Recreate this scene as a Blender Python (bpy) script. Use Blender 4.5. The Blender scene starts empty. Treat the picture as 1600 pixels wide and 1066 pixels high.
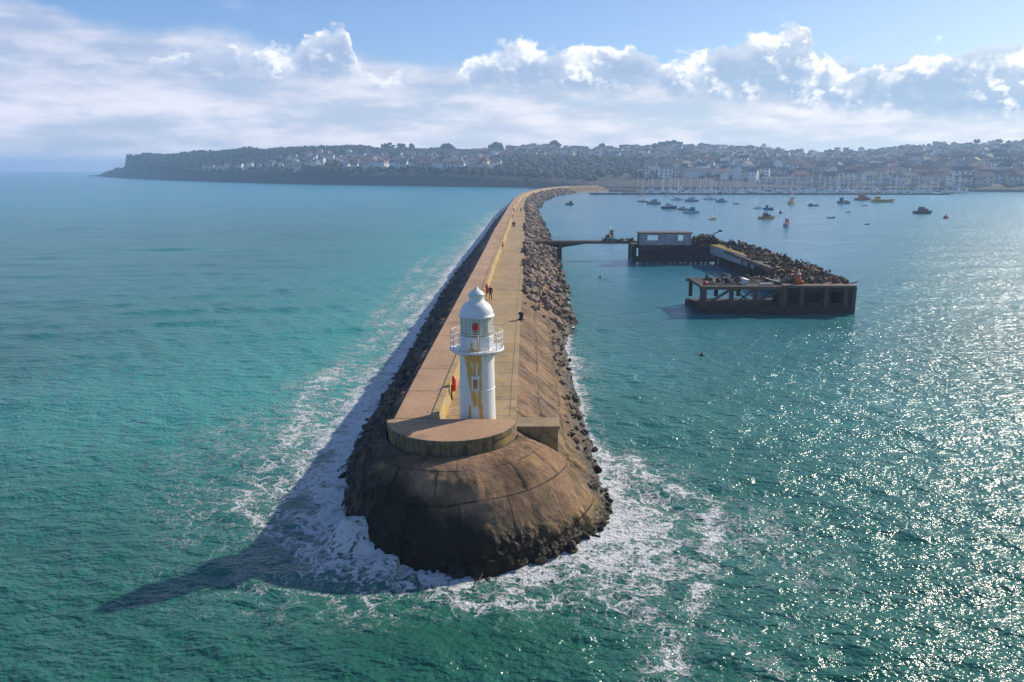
import bpy, bmesh, math, random
import numpy as np
from mathutils import Vector, Matrix, Quaternion, noise as mn

sc = bpy.context.scene
COL = sc.collection
R = math.radians
random.seed(7)
rng = np.random.default_rng(7)

# ------------------------------------------------------------------ camera
CAMH = 20.5
F = 1200.0                                  # focal length in pixels of the 1600 px wide photograph
PITCH = math.atan(268 / F)
cam = bpy.data.cameras.new("camera")
cam.sensor_width = 36
cam.lens = 27.0
cam.clip_start = 0.1
cam.clip_end = 60000
co = bpy.data.objects.new("camera", cam)
co.location = (0, 0, CAMH)
co.rotation_euler = (math.pi / 2 - PITCH, 0, 0)
COL.objects.link(co)
sc.camera = co

# ------------------------------------------------------------------ light, sky, exposure
SUN_AZ, SUN_EL = 52.0, 31.0                 # degrees right of the view, degrees above the horizon
SUN_STRENGTH = 3.5
SKY_STRENGTH = 0.125
sun = bpy.data.lights.new("sun", "SUN")
sun.energy = SUN_STRENGTH
sun.angle = R(0.8)
sun.color = (1.0, 0.90, 0.76)
so = bpy.data.objects.new("sun", sun)
sd = Vector((math.sin(R(SUN_AZ)) * math.cos(R(SUN_EL)), math.cos(R(SUN_AZ)) * math.cos(R(SUN_EL)), math.sin(R(SUN_EL))))
so.rotation_euler = sd.to_track_quat('Z', 'Y').to_euler()
so.location = (60, 40, 60)
COL.objects.link(so)
sc.view_settings.view_transform = 'Standard'
sc.view_settings.look = 'None'
sc.view_settings.gamma = 1
sc.view_settings.exposure = 0.55
sc.cycles.use_denoising = True
sc.cycles.max_bounces = 5
sc.cycles.diffuse_bounces = 2
sc.cycles.glossy_bounces = 2
sc.cycles.transmission_bounces = 2
sc.cycles.volume_bounces = 1
sc.cycles.transparent_max_bounces = 8
sc.cycles.sample_clamp_direct = 0
sc.cycles.sample_clamp_indirect = 4


# ------------------------------------------------------------------ node helper
class NT:
    def __init__(s, nt):
        s.nt = nt

    def n(s, typ, **kw):
        nd = s.nt.nodes.new(typ)
        for k, v in kw.items():
            setattr(nd, k, v)
        return nd

    def put(s, sock, v):
        if isinstance(v, bpy.types.NodeSocket):
            s.nt.links.new(v, sock)
        elif v is not None:
            if sock.type == 'RGBA' and len(v) == 3:
                v = (*v, 1)
            sock.default_value = v

    def m(s, op, a, b=None, c=None, clamp=False):
        nd = s.n('ShaderNodeMath', operation=op, use_clamp=clamp)
        for i, v in enumerate((a, b, c)):
            if v is not None:
                s.put(nd.inputs[i], v)
        return nd.outputs[0]

    def v(s, op, a, b=None, sc_=None):
        nd = s.n('ShaderNodeVectorMath', operation=op)
        s.put(nd.inputs[0], a)
        if b is not None:
            s.put(nd.inputs[1], b)
        if sc_ is not None:
            s.put(nd.inputs['Scale'], sc_)
        return nd.outputs['Value'] if op in ('LENGTH', 'DOT_PRODUCT', 'DISTANCE') else nd.outputs[0]

    def xyz(s, x=0.0, y=0.0, z=0.0):
        nd = s.n('ShaderNodeCombineXYZ')
        for i, q in enumerate((x, y, z)):
            s.put(nd.inputs[i], q)
        return nd.outputs[0]

    def sep(s, v):
        nd = s.n('ShaderNodeSeparateXYZ')
        s.put(nd.inputs[0], v)
        return nd.outputs

    def noise(s, vec, scale, detail=4, rough=0.55, dist=0.0, col=False):
        nd = s.n('ShaderNodeTexNoise')
        s.put(nd.inputs['Vector'], vec)
        nd.inputs['Scale'].default_value = scale
        nd.inputs['Detail'].default_value = detail
        nd.inputs['Roughness'].default_value = rough
        nd.inputs['Distortion'].default_value = dist
        return nd.outputs['Color' if col else 0]

    def vor(s, vec, scale, feature='F1', rnd=1.0):
        nd = s.n('ShaderNodeTexVoronoi', feature=feature)
        s.put(nd.inputs['Vector'], vec)
        nd.inputs['Scale'].default_value = scale
        nd.inputs['Randomness'].default_value = rnd
        return nd

    def mr(s, v, a, b, c=0.0, d=1.0, smooth=False):
        nd = s.n('ShaderNodeMapRange', interpolation_type='SMOOTHSTEP' if smooth else 'LINEAR')
        s.put(nd.inputs['Value'], v)
        for k, q in (('From Min', a), ('From Max', b), ('To Min', c), ('To Max', d)):
            s.put(nd.inputs[k], q)
        return nd.outputs[0]

    def mix(s, f, a, b, typ='MIX'):
        nd = s.n('ShaderNodeMix', data_type='RGBA', blend_type=typ)
        s.put(nd.inputs[0], f)
        s.put(nd.inputs[6], a)
        s.put(nd.inputs[7], b)
        return nd.outputs[2]

    def bump(s, h, strength, dist, normal=None):
        nd = s.n('ShaderNodeBump')
        nd.inputs['Strength'].default_value = strength
        nd.inputs['Distance'].default_value = dist
        s.put(nd.inputs['Height'], h)
        if normal is not None:
            s.put(nd.inputs['Normal'], normal)
        return nd.outputs[0]

    def attr(s, name):
        return s.n('ShaderNodeAttribute', attribute_name=name)


def new_mat(name):
    m = bpy.data.materials.new(name)
    m.use_nodes = True
    m.node_tree.nodes.clear()
    t = NT(m.node_tree)
    out = t.n('ShaderNodeOutputMaterial')
    bs = t.n('ShaderNodeBsdfPrincipled')
    m.node_tree.links.new(bs.outputs[0], out.inputs['Surface'])
    return m, t, bs


def simple(name, col, rough=0.7, var=0.25, scale=3.0, bump=0.0, bdist=0.02, metal=0.0, col2=None, coords='Object'):
    """plain paint / cloth / stone with worn variation"""
    m, t, bs = new_mat(name)
    tc = t.n('ShaderNodeTexCoord').outputs[coords]
    n1 = t.noise(tc, scale, 5, 0.6)
    f = t.mr(n1, 0.3, 0.7)
    c2 = col2 if col2 else tuple(c * (1 - var) for c in col)
    c = t.mix(f, c2, col)
    t.put(bs.inputs['Base Color'], c)
    bs.inputs['Roughness'].default_value = rough
    bs.inputs['Metallic'].default_value = metal
    if bump:
        n2 = t.noise(tc, scale * 4, 5, 0.65)
        t.put(bs.inputs['Normal'], t.bump(n2, bump, bdist))
    return m


# ------------------------------------------------------------------ photograph geometry -> world
cP, sP = math.cos(PITCH), math.sin(PITCH)


def ray(px, py):
    u = (px - 800) / F
    v = (533 - py) / F
    return (u, cP + v * sP, -sP + v * cP)


def P(px, py, z=0.0):
    d = ray(px, py)
    t = (z - CAMH) / d[2]
    return (d[0] * t, d[1] * t, z)


def ZY(py, Y):
    """height of pixel row py at depth Y"""
    d = ray(800, py)
    return CAMH + Y * d[2] / d[1]


def XY(px, Y, z=0.0):
    return (px - 800) / F * (Y * cP + (CAMH - z) * sP)


# ------------------------------------------------------------------ world sky with clouds
w = bpy.data.worlds.new("World")
sc.world = w
w.use_nodes = True
w.node_tree.nodes.clear()
t = NT(w.node_tree)
wo = t.n('ShaderNodeOutputWorld')
bg = t.n('ShaderNodeBackground')
bg.inputs['Strength'].default_value = SKY_STRENGTH
w.node_tree.links.new(bg.outputs[0], wo.inputs['Surface'])
sky = t.n('ShaderNodeTexSky', sky_type='NISHITA')
sky.sun_disc = False
sky.sun_elevation = R(SUN_EL)
sky.sun_rotation = R(SUN_AZ)
sky.air_density = 1.0
sky.dust_density = 0.6
sky.ozone_density = 2.0
geo = t.n('ShaderNodeTexCoord').outputs['Generated']
gx, gy, gz = t.sep(geo)
az = t.m('ARCTAN2', gx, gy)
el = t.m('ARCSINE', t.m('MINIMUM', gz, 0.9999))
q = t.xyz(az, el, 0.0)


def azel(px, py):
    d = Vector(ray(px, py)).normalized()
    return math.atan2(d.x, d.y), math.asin(d.z)


# cumulus line: px, top row, bottom row in the photograph, turned into azimuth and elevation
CUM = [(-60, 96, 90), (-20, 88, 104), (12, 86, 104), (30, 100, 98), (60, 132, 130), (90, 124, 140), (120, 130, 132), (155, 110, 112), (200, 96, 108), (235, 90, 112), (270, 80, 118), (300, 72, 124), (330, 66, 126), (370, 74, 132), (385, 90, 130), (400, 78, 132), (430, 72, 136), (458, 86, 136), (472, 64, 136),
       (488, 46, 134), (515, 36, 132), (546, 35, 130), (556, 56, 124), (564, 92, 124), (576, 122, 130), (600, 116, 150), (632, 108, 138), (650, 122, 118), (690, 134, 126), (718, 110, 118),
       (732, 90, 142), (775, 72, 152), (812, 64, 152), (850, 72, 148), (900, 76, 152), (940, 64, 152), (995, 70, 150), (1014, 88, 144), (1040, 90, 152), (1062, 84, 156), (1092, 92, 156),
       (1120, 66, 160), (1142, 74, 162), (1180, 56, 168), (1205, 52, 168), (1235, 33, 172), (1256, 44, 174), (1282, 42, 176), (1290, 66, 178), (1275, 98, 180), (1310, 104, 186), (1400, 108, 190),
       (1416, 88, 190), (1450, 76, 190), (1490, 78, 194), (1530, 68, 194), (1555, 62, 194), (1600, 76, 194), (1660, 58, 190), (1800, 50, 190), (1900, 84, 170), (1990, 140, 130)]
CUM.sort()


def fcurve(fac, which):
    nd = t.n('ShaderNodeFloatCurve')
    cv = nd.mapping.curves[0]
    nd.mapping.use_clip = False
    pts = []
    for c3 in CUM:
        a, e = azel(c3[0], c3[which])
        pts.append(((a + 0.9) / 1.8, e / 0.25))
    while len(cv.points) < len(pts):
        cv.points.new(0.5, 0.5)
    for p_, (a, e) in zip(cv.points, pts):
        p_.location = (a, e)
        p_.handle_type = 'VECTOR'
    nd.mapping.update()
    t.put(nd.inputs['Value'], fac)
    return t.m('MULTIPLY', nd.outputs[0], 0.25)


wv = t.noise(q, 22.0, 4, 0.6, col=True)
wv = t.v('MULTIPLY', t.v('SUBTRACT', wv, (0.5, 0.5, 0.5)), (0.046, 0.030, 0))
wq = t.v('ADD', q, wv)
wx, wy, _z = t.sep(wq)
fx = t.m('MULTIPLY_ADD', wx, 1 / 1.8, 0.5)
top, bot = fcurve(fx, 1), fcurve(fx, 2)
dt = t.m('SUBTRACT', top, wy)
db = t.m('SUBTRACT', wy, bot)
qs = t.v('MULTIPLY', q, (1, 1.3, 1))
fb0 = t.noise(qs, 34.0, 6, 0.58)
fb1 = t.noise(t.v('ADD', qs, (0.0055, 0.0060, 0)), 34.0, 3, 0.58)
puff = t.m('SUBTRACT', fb0, 0.5)
d0 = t.m('ADD', t.m('MINIMUM', dt, t.m('MULTIPLY', db, 0.7)), t.m('MULTIPLY', puff, 0.052))
mask = t.mr(d0, -0.0030, 0.0050, smooth=True)
mask = t.m('MULTIPLY', mask, t.mr(db, -0.004, 0.022, 0.0, 1.0, smooth=True))
mask = t.m('MULTIPLY', mask, t.mr(az, -0.70, -0.30, 0.45, 1.0))
edge0 = t.mr(t.m('ADD', dt, t.m('MULTIPLY', puff, 0.052)), 0.0, 0.026, 1.0, 0.0)
big = t.mr(t.noise(qs, 15.0, 4, 0.55), 0.44, 0.58, smooth=True)
edge0 = t.m('MULTIPLY', edge0, t.m('MULTIPLY_ADD', big, 0.55, 0.35))
lump = t.mr(t.m('SUBTRACT', fb0, fb1), -0.01, 0.11)
lit = t.m('ADD', edge0, t.m('MULTIPLY', t.m('MULTIPLY', lump, 0.65), t.m('MULTIPLY_ADD', big, 1.0, 0.15)))
lit = t.m('ADD', lit, t.m('MULTIPLY', t.m('MULTIPLY', big, 0.30), t.mr(dt, 0.06, 0.0)), clamp=True)
toward = t.mr(az, -0.75, 0.75)             # the sun side of the sky is brighter
rim = t.mix(toward, (5.4, 5.6, 6.1), (7.4, 7.2, 6.9))
body = t.mix(toward, (2.2, 2.8, 4.3), (2.3, 3.1, 4.1))
ccol = t.mix(lit, body, rim)
# low sheet of cloud below the cumulus
sv = t.v('MULTIPLY', q, (1.0, 4.2, 1.0))
sn = t.noise(sv, 5.5, 5, 0.58)
sn2 = t.noise(t.v('ADD', sv, (3.1, 0.4, 0)), 15.0, 4, 0.6)
edge = t.mr(az, -0.65, 0.0, 0.178, 0.118)
edge = t.m('ADD', edge, t.m('MULTIPLY', t.m('SUBTRACT', t.noise(q, 9.0, 4, 0.6), 0.5), 0.06))
smask = t.mr(t.m('SUBTRACT', edge, el), -0.008, 0.016, smooth=True)
gap = t.mr(sn, 0.38, 0.50)
smask = t.m('MULTIPLY', smask, t.mr(gap, 0, 1, 0.72, 1.0))
sfac = t.mr(t.m('ADD', t.m('MULTIPLY', sn, 0.7), t.m('MULTIPLY', sn2, 0.3)), 0.40, 0.62, smooth=True)
shi = t.mix(toward, (4.2, 4.4, 5.4), (5.4, 5.4, 5.4))
slo = t.mix(toward, (2.5, 3.0, 4.3), (2.7, 3.3, 4.0))
scol = t.mix(sfac, slo, shi)
scol = t.v('MULTIPLY', scol, t.xyz(t.mr(el, 0.0, 0.11, 1.55, 1.0), t.mr(el, 0.0, 0.11, 1.38, 1.0), t.mr(el, 0.0, 0.11, 1.22, 1.0)))
wisps = t.m('MULTIPLY', t.mr(t.noise(t.v('MULTIPLY', q, (1, 3.5, 1)), 4.0, 4, 0.6), 0.60, 0.78), 0.35)
wisps = t.m('MULTIPLY', wisps, t.mr(el, 0.15, 0.45, 0.8, 2.2))
tint = t.mix(toward, (0.52, 0.64, 0.88), (0.46, 0.49, 0.53))
skyc = t.mix(1.0, sky.outputs[0], tint, 'MULTIPLY')
c = t.mix(wisps, skyc, (4.5, 5.2, 6.2))
c = t.mix(smask, c, scol)
c = t.mix(mask, c, ccol)
t.put(bg.inputs['Color'], c)


# ------------------------------------------------------------------ mesh helpers
class MB:
    def __init__(s):
        s.v = []
        s.f = []
        s.m = []
        s.s = []

    def add(s, vs, fs, mi=0, smooth=False):
        b = len(s.v)
        s.v.extend(tuple(x) for x in vs)
        for f in fs:
            s.f.append(tuple(b + i for i in f))
            s.m.append(mi)
            s.s.append(smooth)
        return s

    def box(s, c, sz, rz=0.0, mi=0, rx=0.0, ry=0.0, taper=1.0):
        hx, hy, hz = sz[0] / 2, sz[1] / 2, sz[2] / 2
        M = Matrix.Rotation(rz, 3, 'Z') @ Matrix.Rotation(ry, 3, 'Y') @ Matrix.Rotation(rx, 3, 'X')
        vs = []
        for z in (-1, 1):
            k = taper if z > 0 else 1.0
            for x, y in ((-1, -1), (1, -1), (1, 1), (-1, 1)):
                p = M @ Vector((x * hx * k, y * hy * k, z * hz))
                vs.append((p.x + c[0], p.y + c[1], p.z + c[2]))
        return s.add(vs, [(3, 2, 1, 0), (4, 5, 6, 7), (0, 1, 5, 4), (1, 2, 6, 5), (2, 3, 7, 6), (3, 0, 4, 7)], mi)

    def tube(s, p0, p1, r0, r1=None, n=8, mi=0, caps=True, smooth=True):
        r1 = r0 if r1 is None else r1
        p0, p1 = Vector(p0), Vector(p1)
        d = (p1 - p0)
        a = d.orthogonal().normalized()
        b = d.normalized().cross(a)
        vs = []
        for p, r in ((p0, r0), (p1, r1)):
            for i in range(n):
                an = 2 * math.pi * i / n
                vs.append(p + a * (r * math.cos(an)) + b * (r * math.sin(an)))
        s.add(vs, [(i, (i + 1) % n, n + (i + 1) % n, n + i) for i in range(n)], mi, smooth)
        if caps:
            b0 = len(s.v) - 2 * n
            s.f.append(tuple(b0 + i for i in reversed(range(n))))
            s.f.append(tuple(b0 + n + i for i in range(n)))
            s.m += [mi, mi]
            s.s += [False, False]
        return s

    def lathe(s, prof, n=32, c=(0, 0, 0), mi=0, smooth=True, close=True):
        vs = []
        for r, z in prof:
            for i in range(n):
                a = 2 * math.pi * i / n
                vs.append((c[0] + r * math.cos(a), c[1] + r * math.sin(a), c[2] + z))
        fs = []
        for k in range(len(prof) - 1):
            for i in range(n):
                j = (i + 1) % n
                fs.append((k * n + i, k * n + j, (k + 1) * n + j, (k + 1) * n + i))
        s.add(vs, fs, mi, smooth)
        if close:
            b0 = len(s.v) - len(vs)
            s.f.append(tuple(b0 + i for i in reversed(range(n))))
            s.f.append(tuple(b0 + (len(prof) - 1) * n + i for i in range(n)))
            s.m += [mi, mi]
            s.s += [False, False]
        return s

    def ring(s, c, R0, r, n=40, k=8, mi=0):
        vs = []
        fs = []
        for i in range(n):
            a = 2 * math.pi * i / n
            for j in range(k):
                b = 2 * math.pi * j / k
                rr = R0 + r * math.cos(b)
                vs.append((c[0] + rr * math.cos(a), c[1] + rr * math.sin(a), c[2] + r * math.sin(b)))
        for i in range(n):
            for j in range(k):
                fs.append((i * k + j, ((i + 1) % n) * k + j, ((i + 1) % n) * k + (j + 1) % k, i * k + (j + 1) % k))
        return s.add(vs, fs, mi, True)

    def mesh(s, name, mats):
        me = bpy.data.meshes.new(name)
        me.from_pydata(s.v, [], s.f)
        for m in (mats if isinstance(mats, (list, tuple)) else [mats]):
            me.materials.append(m)
        me.polygons.foreach_set('material_index', s.m)
        me.polygons.foreach_set('use_smooth', s.s)
        me.update()
        return me

    def build(s, name, mats, parent=None, bevel=0.0):
        o = bpy.data.objects.new(name, s.mesh(name, mats))
        COL.objects.link(o)
        if parent:
            o.parent = parent
        if bevel:
            bv = o.modifiers.new("bevel", 'BEVEL')
            bv.width = bevel
            bv.segments = 2
            bv.limit_method = 'ANGLE'
        return o


def grid_mesh(name, V, nu, nv, mats, attrs=None, uv=None, smooth=True, wrap=False, flip=False):
    """V (nu*nv,3), index = i*nv + j"""
    ii = np.arange(nu if wrap else nu - 1)[:, None]
    jj = np.arange(nv - 1)[None, :]
    i2 = (ii + 1) % nu
    a = ii * nv + jj
    b = i2 * nv + jj
    c_ = i2 * nv + jj + 1
    d = ii * nv + jj + 1
    Q = np.stack([a, b, c_, d] if not flip else [d, c_, b, a], -1).reshape(-1, 4).astype(np.int32)
    me = bpy.data.meshes.new(name)
    me.vertices.add(len(V))
    me.vertices.foreach_set('co', np.asarray(V, np.float32).ravel())
    me.loops.add(len(Q) * 4)
    me.loops.foreach_set('vertex_index', Q.ravel())
    me.polygons.add(len(Q))
    me.polygons.foreach_set('loop_start', np.arange(0, len(Q) * 4, 4, dtype=np.int32))
    me.update(calc_edges=True)
    me.polygons.foreach_set('use_smooth', np.full(len(Q), smooth))
    for k, arr in (attrs or {}).items():
        at = me.attributes.new(k, 'FLOAT', 'POINT')
        at.data.foreach_set('value', np.asarray(arr, np.float32))
    if uv is not None:
        l = me.uv_layers.new(name='uv')
        l.data.foreach_set('uv', np.asarray(uv, np.float32)[Q.ravel()].ravel())
    for m in (mats if isinstance(mats, (list, tuple)) else [mats]):
        me.materials.append(m)
    me.update()
    return me


def link(name, me, parent=None, loc=None, rz=None, scale=None):
    o = bpy.data.objects.new(name, me)
    COL.objects.link(o)
    if parent:
        o.parent = parent
    if loc:
        o.location = loc
    if rz is not None:
        o.rotation_euler = (0, 0, rz)
    if scale:
        o.scale = scale if isinstance(scale, (tuple, list)) else (scale,) * 3
    return o


def thing(name, label, cat, loc=(0, 0, 0), rz=0.0, group=None):
    o = bpy.data.objects.new(name, None)
    o.empty_display_size = 0.3
    COL.objects.link(o)
    o.location = loc
    o.rotation_euler = (0, 0, rz)
    return tag(o, label, cat, group)


def tag(o, label=None, cat=None, group=None, kind=None):
    if label:
        o['label'] = label
    if cat:
        o['category'] = cat
    if group:
        o['group'] = group
    if kind:
        o['kind'] = kind
    return o


def copy_tree(o, parent=None):
    c_ = o.copy()
    COL.objects.link(c_)
    if parent:
        c_.parent = parent
    for ch in list(o.children):
        copy_tree(ch, c_)
    return c_


def fbm(p, s, o=4):
    return mn.fractal(Vector(p) * s, 0.9, 2.1, o, noise_basis='PERLIN_ORIGINAL')


# ------------------------------------------------------------------ breakwater lines (world)
ZU, ZR = 5.6, 4.6                           # upper walkway, roadway
NC = Vector((-3.64, 44.8))                  # centre of the round end
NR = 3.9


def curve(pts, z, extra=()):
    a = [P(x, y, z)[:2] for x, y in pts] + list(extra)
    a.sort(key=lambda q_: q_[1])
    ys = np.array([q_[1] for q_ in a])
    xs = np.array([q_[0] for q_ in a])
    return lambda Y: np.interp(Y, ys, xs)


fL = curve([(612, 662), (650, 588), (741, 420), (756, 392), (772, 360), (788, 334), (796, 320), (804, 309), (815, 302), (829, 297.6), (852, 293.6), (883, 291)], ZU, [(110, 790)])
fW = curve([(682, 655), (717.6, 563), (758, 451.5), (772, 409), (784, 381), (796, 349), (801, 329), (805.6, 318), (816, 305.5), (833, 299), (856, 294.5), (888, 291.6)], ZU, [(114, 788)])
fR = curve([(805.5, 655), (807, 604), (812, 512), (813.5, 472), (816.5, 430), (817.5, 407), (818.5, 376), (820, 352), (820.5, 328), (822, 315), (830, 305), (853, 297.5), (884, 293.5)], ZR, [(120, 784)])
fLW = curve([(548, 790), (535, 745), (572, 670), (631, 567), (686, 467), (717.6, 420), (740, 393), (756, 371), (778, 340), (795, 321)], 0)
fRW = curve([(935, 740), (912, 664), (904, 630), (888, 583), (882, 540), (897, 507), (888, 480), (884, 459), (876, 425), (867, 400), (860, 376), (851.6, 356), (840, 336), (837, 321.5)], 0)


def LW(Y):
    return np.where(Y > 320, fL(Y) - 4.0, np.minimum(fLW(Y), fL(Y) - 3.2))


def RW(Y):
    return np.where(Y > 430, fR(Y) + 7.5, np.maximum(fRW(Y), fR(Y) + 5.2))


# stations: far left -> near left -> round the nose -> near right -> far right
Ys = [NC.y]
while Ys[-1] < 742:
    Ys.append(Ys[-1] + max(0.16, Ys[-1] * 0.0045))
Ys = np.array(Ys)
st = []                                     # (top x, y, z, bottom x, y, bulge, side)
for Y in Ys[::-1]:
    st.append((float(fL(Y)), Y, ZU - 0.05, float(LW(Y)), Y, 1.0, 0))
TH = np.radians([180, 157, 132, 110, 88, 75, 51, 27, 9.5, 0])
RB = [float(NC.x - LW(NC.y)), 6.7, 7.5, 7.8, 8.2, 8.9, 8.8, 9.4, 9.4, float(RW(NC.y) - NC.x)]
for k in range(1, 170):
    th = math.pi * (1 - k / 170)
    rb = float(np.interp(th, TH[::-1], RB[::-1]))
    zt = 4.72
    st.append((NC.x + (NR + 0.12) * math.cos(th), NC.y - (NR + 0.12) * math.sin(th), zt,
               NC.x + rb * math.cos(th), NC.y - rb * math.sin(th), 2.5 if 0.15 < th < 3 else 1.4, 1))
for Y in Ys:
    st.append((float(fR(Y)), Y, ZR - 0.06, float(RW(Y)), Y, 1.12, 2))
st = np.array(st)
# smooth joins of height and bulge
for col_ in (2, 5):
    a = st[:, col_].copy()
    for _ in range(18):
        a[1:-1] = (a[:-2] + a[1:-1] * 2 + a[2:]) / 4
    if col_ == 5:
        st[:, col_] = a
    else:
        msk = (st[:, 6] == 1)
        st[msk, col_] = a[msk]
for _ in range(6):
    for col_ in (3, 4):
        a = st[:, col_]
        st[1:-1, col_] = (a[:-2] + a[1:-1] * 2 + a[2:]) / 4
SHORE = st[(st[:, 1] < 470) | (st[:, 6] == 1)][:, [3, 4]]
NT_ROWS = 52


def surf(i, tt):
    T = st[i]
    if tt <= 1:
        x = T[0] + (T[3] - T[0]) * tt
        y = T[1] + (T[4] - T[1]) * tt
        z = T[2] * (1 - tt ** T[5])
    else:
        e = tt - 1
        x = T[3] + (T[3] - T[0]) * e * 0.6
        y = T[4] + (T[4] - T[1]) * e * 0.6
        z = -7.5 * e
    return x, y, z


V = []
UV = []
side_len = np.concatenate([[0], np.cumsum(np.hypot(np.diff(st[:, 3]), np.diff(st[:, 4])))])
for i in range(len(st)):
    T = st[i]
    out = Vector((T[3] - T[0], T[4] - T[1]))
    L_ = max(out.length, .01)
    out /= L_
    rough = 1.0
    Yd = T[1]
    for j in range(NT_ROWS):
        tt = 1.28 * j / (NT_ROWS - 1)
        x, y, z = surf(i, tt)
        if j > 0 and Yd < 420:
            p = (x, y, z)
            if T[6] == 0:
                # layered rough rock facing the open sea
                d = 0.30 * fbm((x * 0.7, y * 1.3, z * 1.6), 0.9) + 0.26 * abs(fbm(p, 2.1)) + 0.35 * fbm(p, 0.25)
                d -= 0.12 * max(0, fbm((side_len[i] * 1.5, z * 0.4, 3), 1.0))
            elif T[6] == 1:
                sm = min(1, max(0, (tt - 0.80) / 0.15))
                d = 0.10 * fbm(p, 0.45) + 0.035 * fbm(p, 2.5) + sm * (0.30 * abs(fbm(p, 1.7)) + 0.2 * fbm(p, 3.5))
                lf = min(1, max(0, (-6.0 - x) / 2.0))
                d += lf * 0.22 * fbm((x * 0.7, y * 1.3, z * 1.6), 1.2)
            else:
                sm = min(1, max(0, (tt - 0.62) / 0.3))
                if Yd > 105:
                    sm = 1
                st_ = 0.05 * round(1.7 * fbm((x * 0.5, y * 0.8, z), 0.6), 0)
                d = 0.12 * fbm(p, 0.35) + 0.05 * fbm(p, 2.2) + st_ + sm * (0.28 * abs(fbm(p, 1.6)) + 0.15 * fbm(p, 3.1))
            su, sv_ = side_len[i], tt * math.hypot(L_, T[2])
            if T[6] == 1:
                row = math.floor(sv_ / 2.1)
                bx_ = math.floor((su + (0 if row % 2 else 1.7)) / 3.4)
                d += 0.16 * (mn.noise(Vector((bx_ * 3.7, row * 5.1, 2.2)))) * min(1, max(0, (tt - .25) / .2)) * 1.6
            else:
                row = math.floor(sv_ / 2.2)
                bx_ = math.floor((su + (0 if row % 2 else .4)) / .8)
                d += 0.15 * (mn.noise(Vector((bx_ * 3.7, row * 5.1, 7.2)))) * (1.0 if T[6] == 2 else 1.6)
            d *= min(1, j / 4)
            x += out.x * d * 0.7
            y += out.y * d * 0.7
            z += d * 0.7
        V.append((x, y, z))
        UV.append((side_len[i], tt * math.hypot(L_, T[2])))
V = np.array(V)
UV = np.array(UV)

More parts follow.
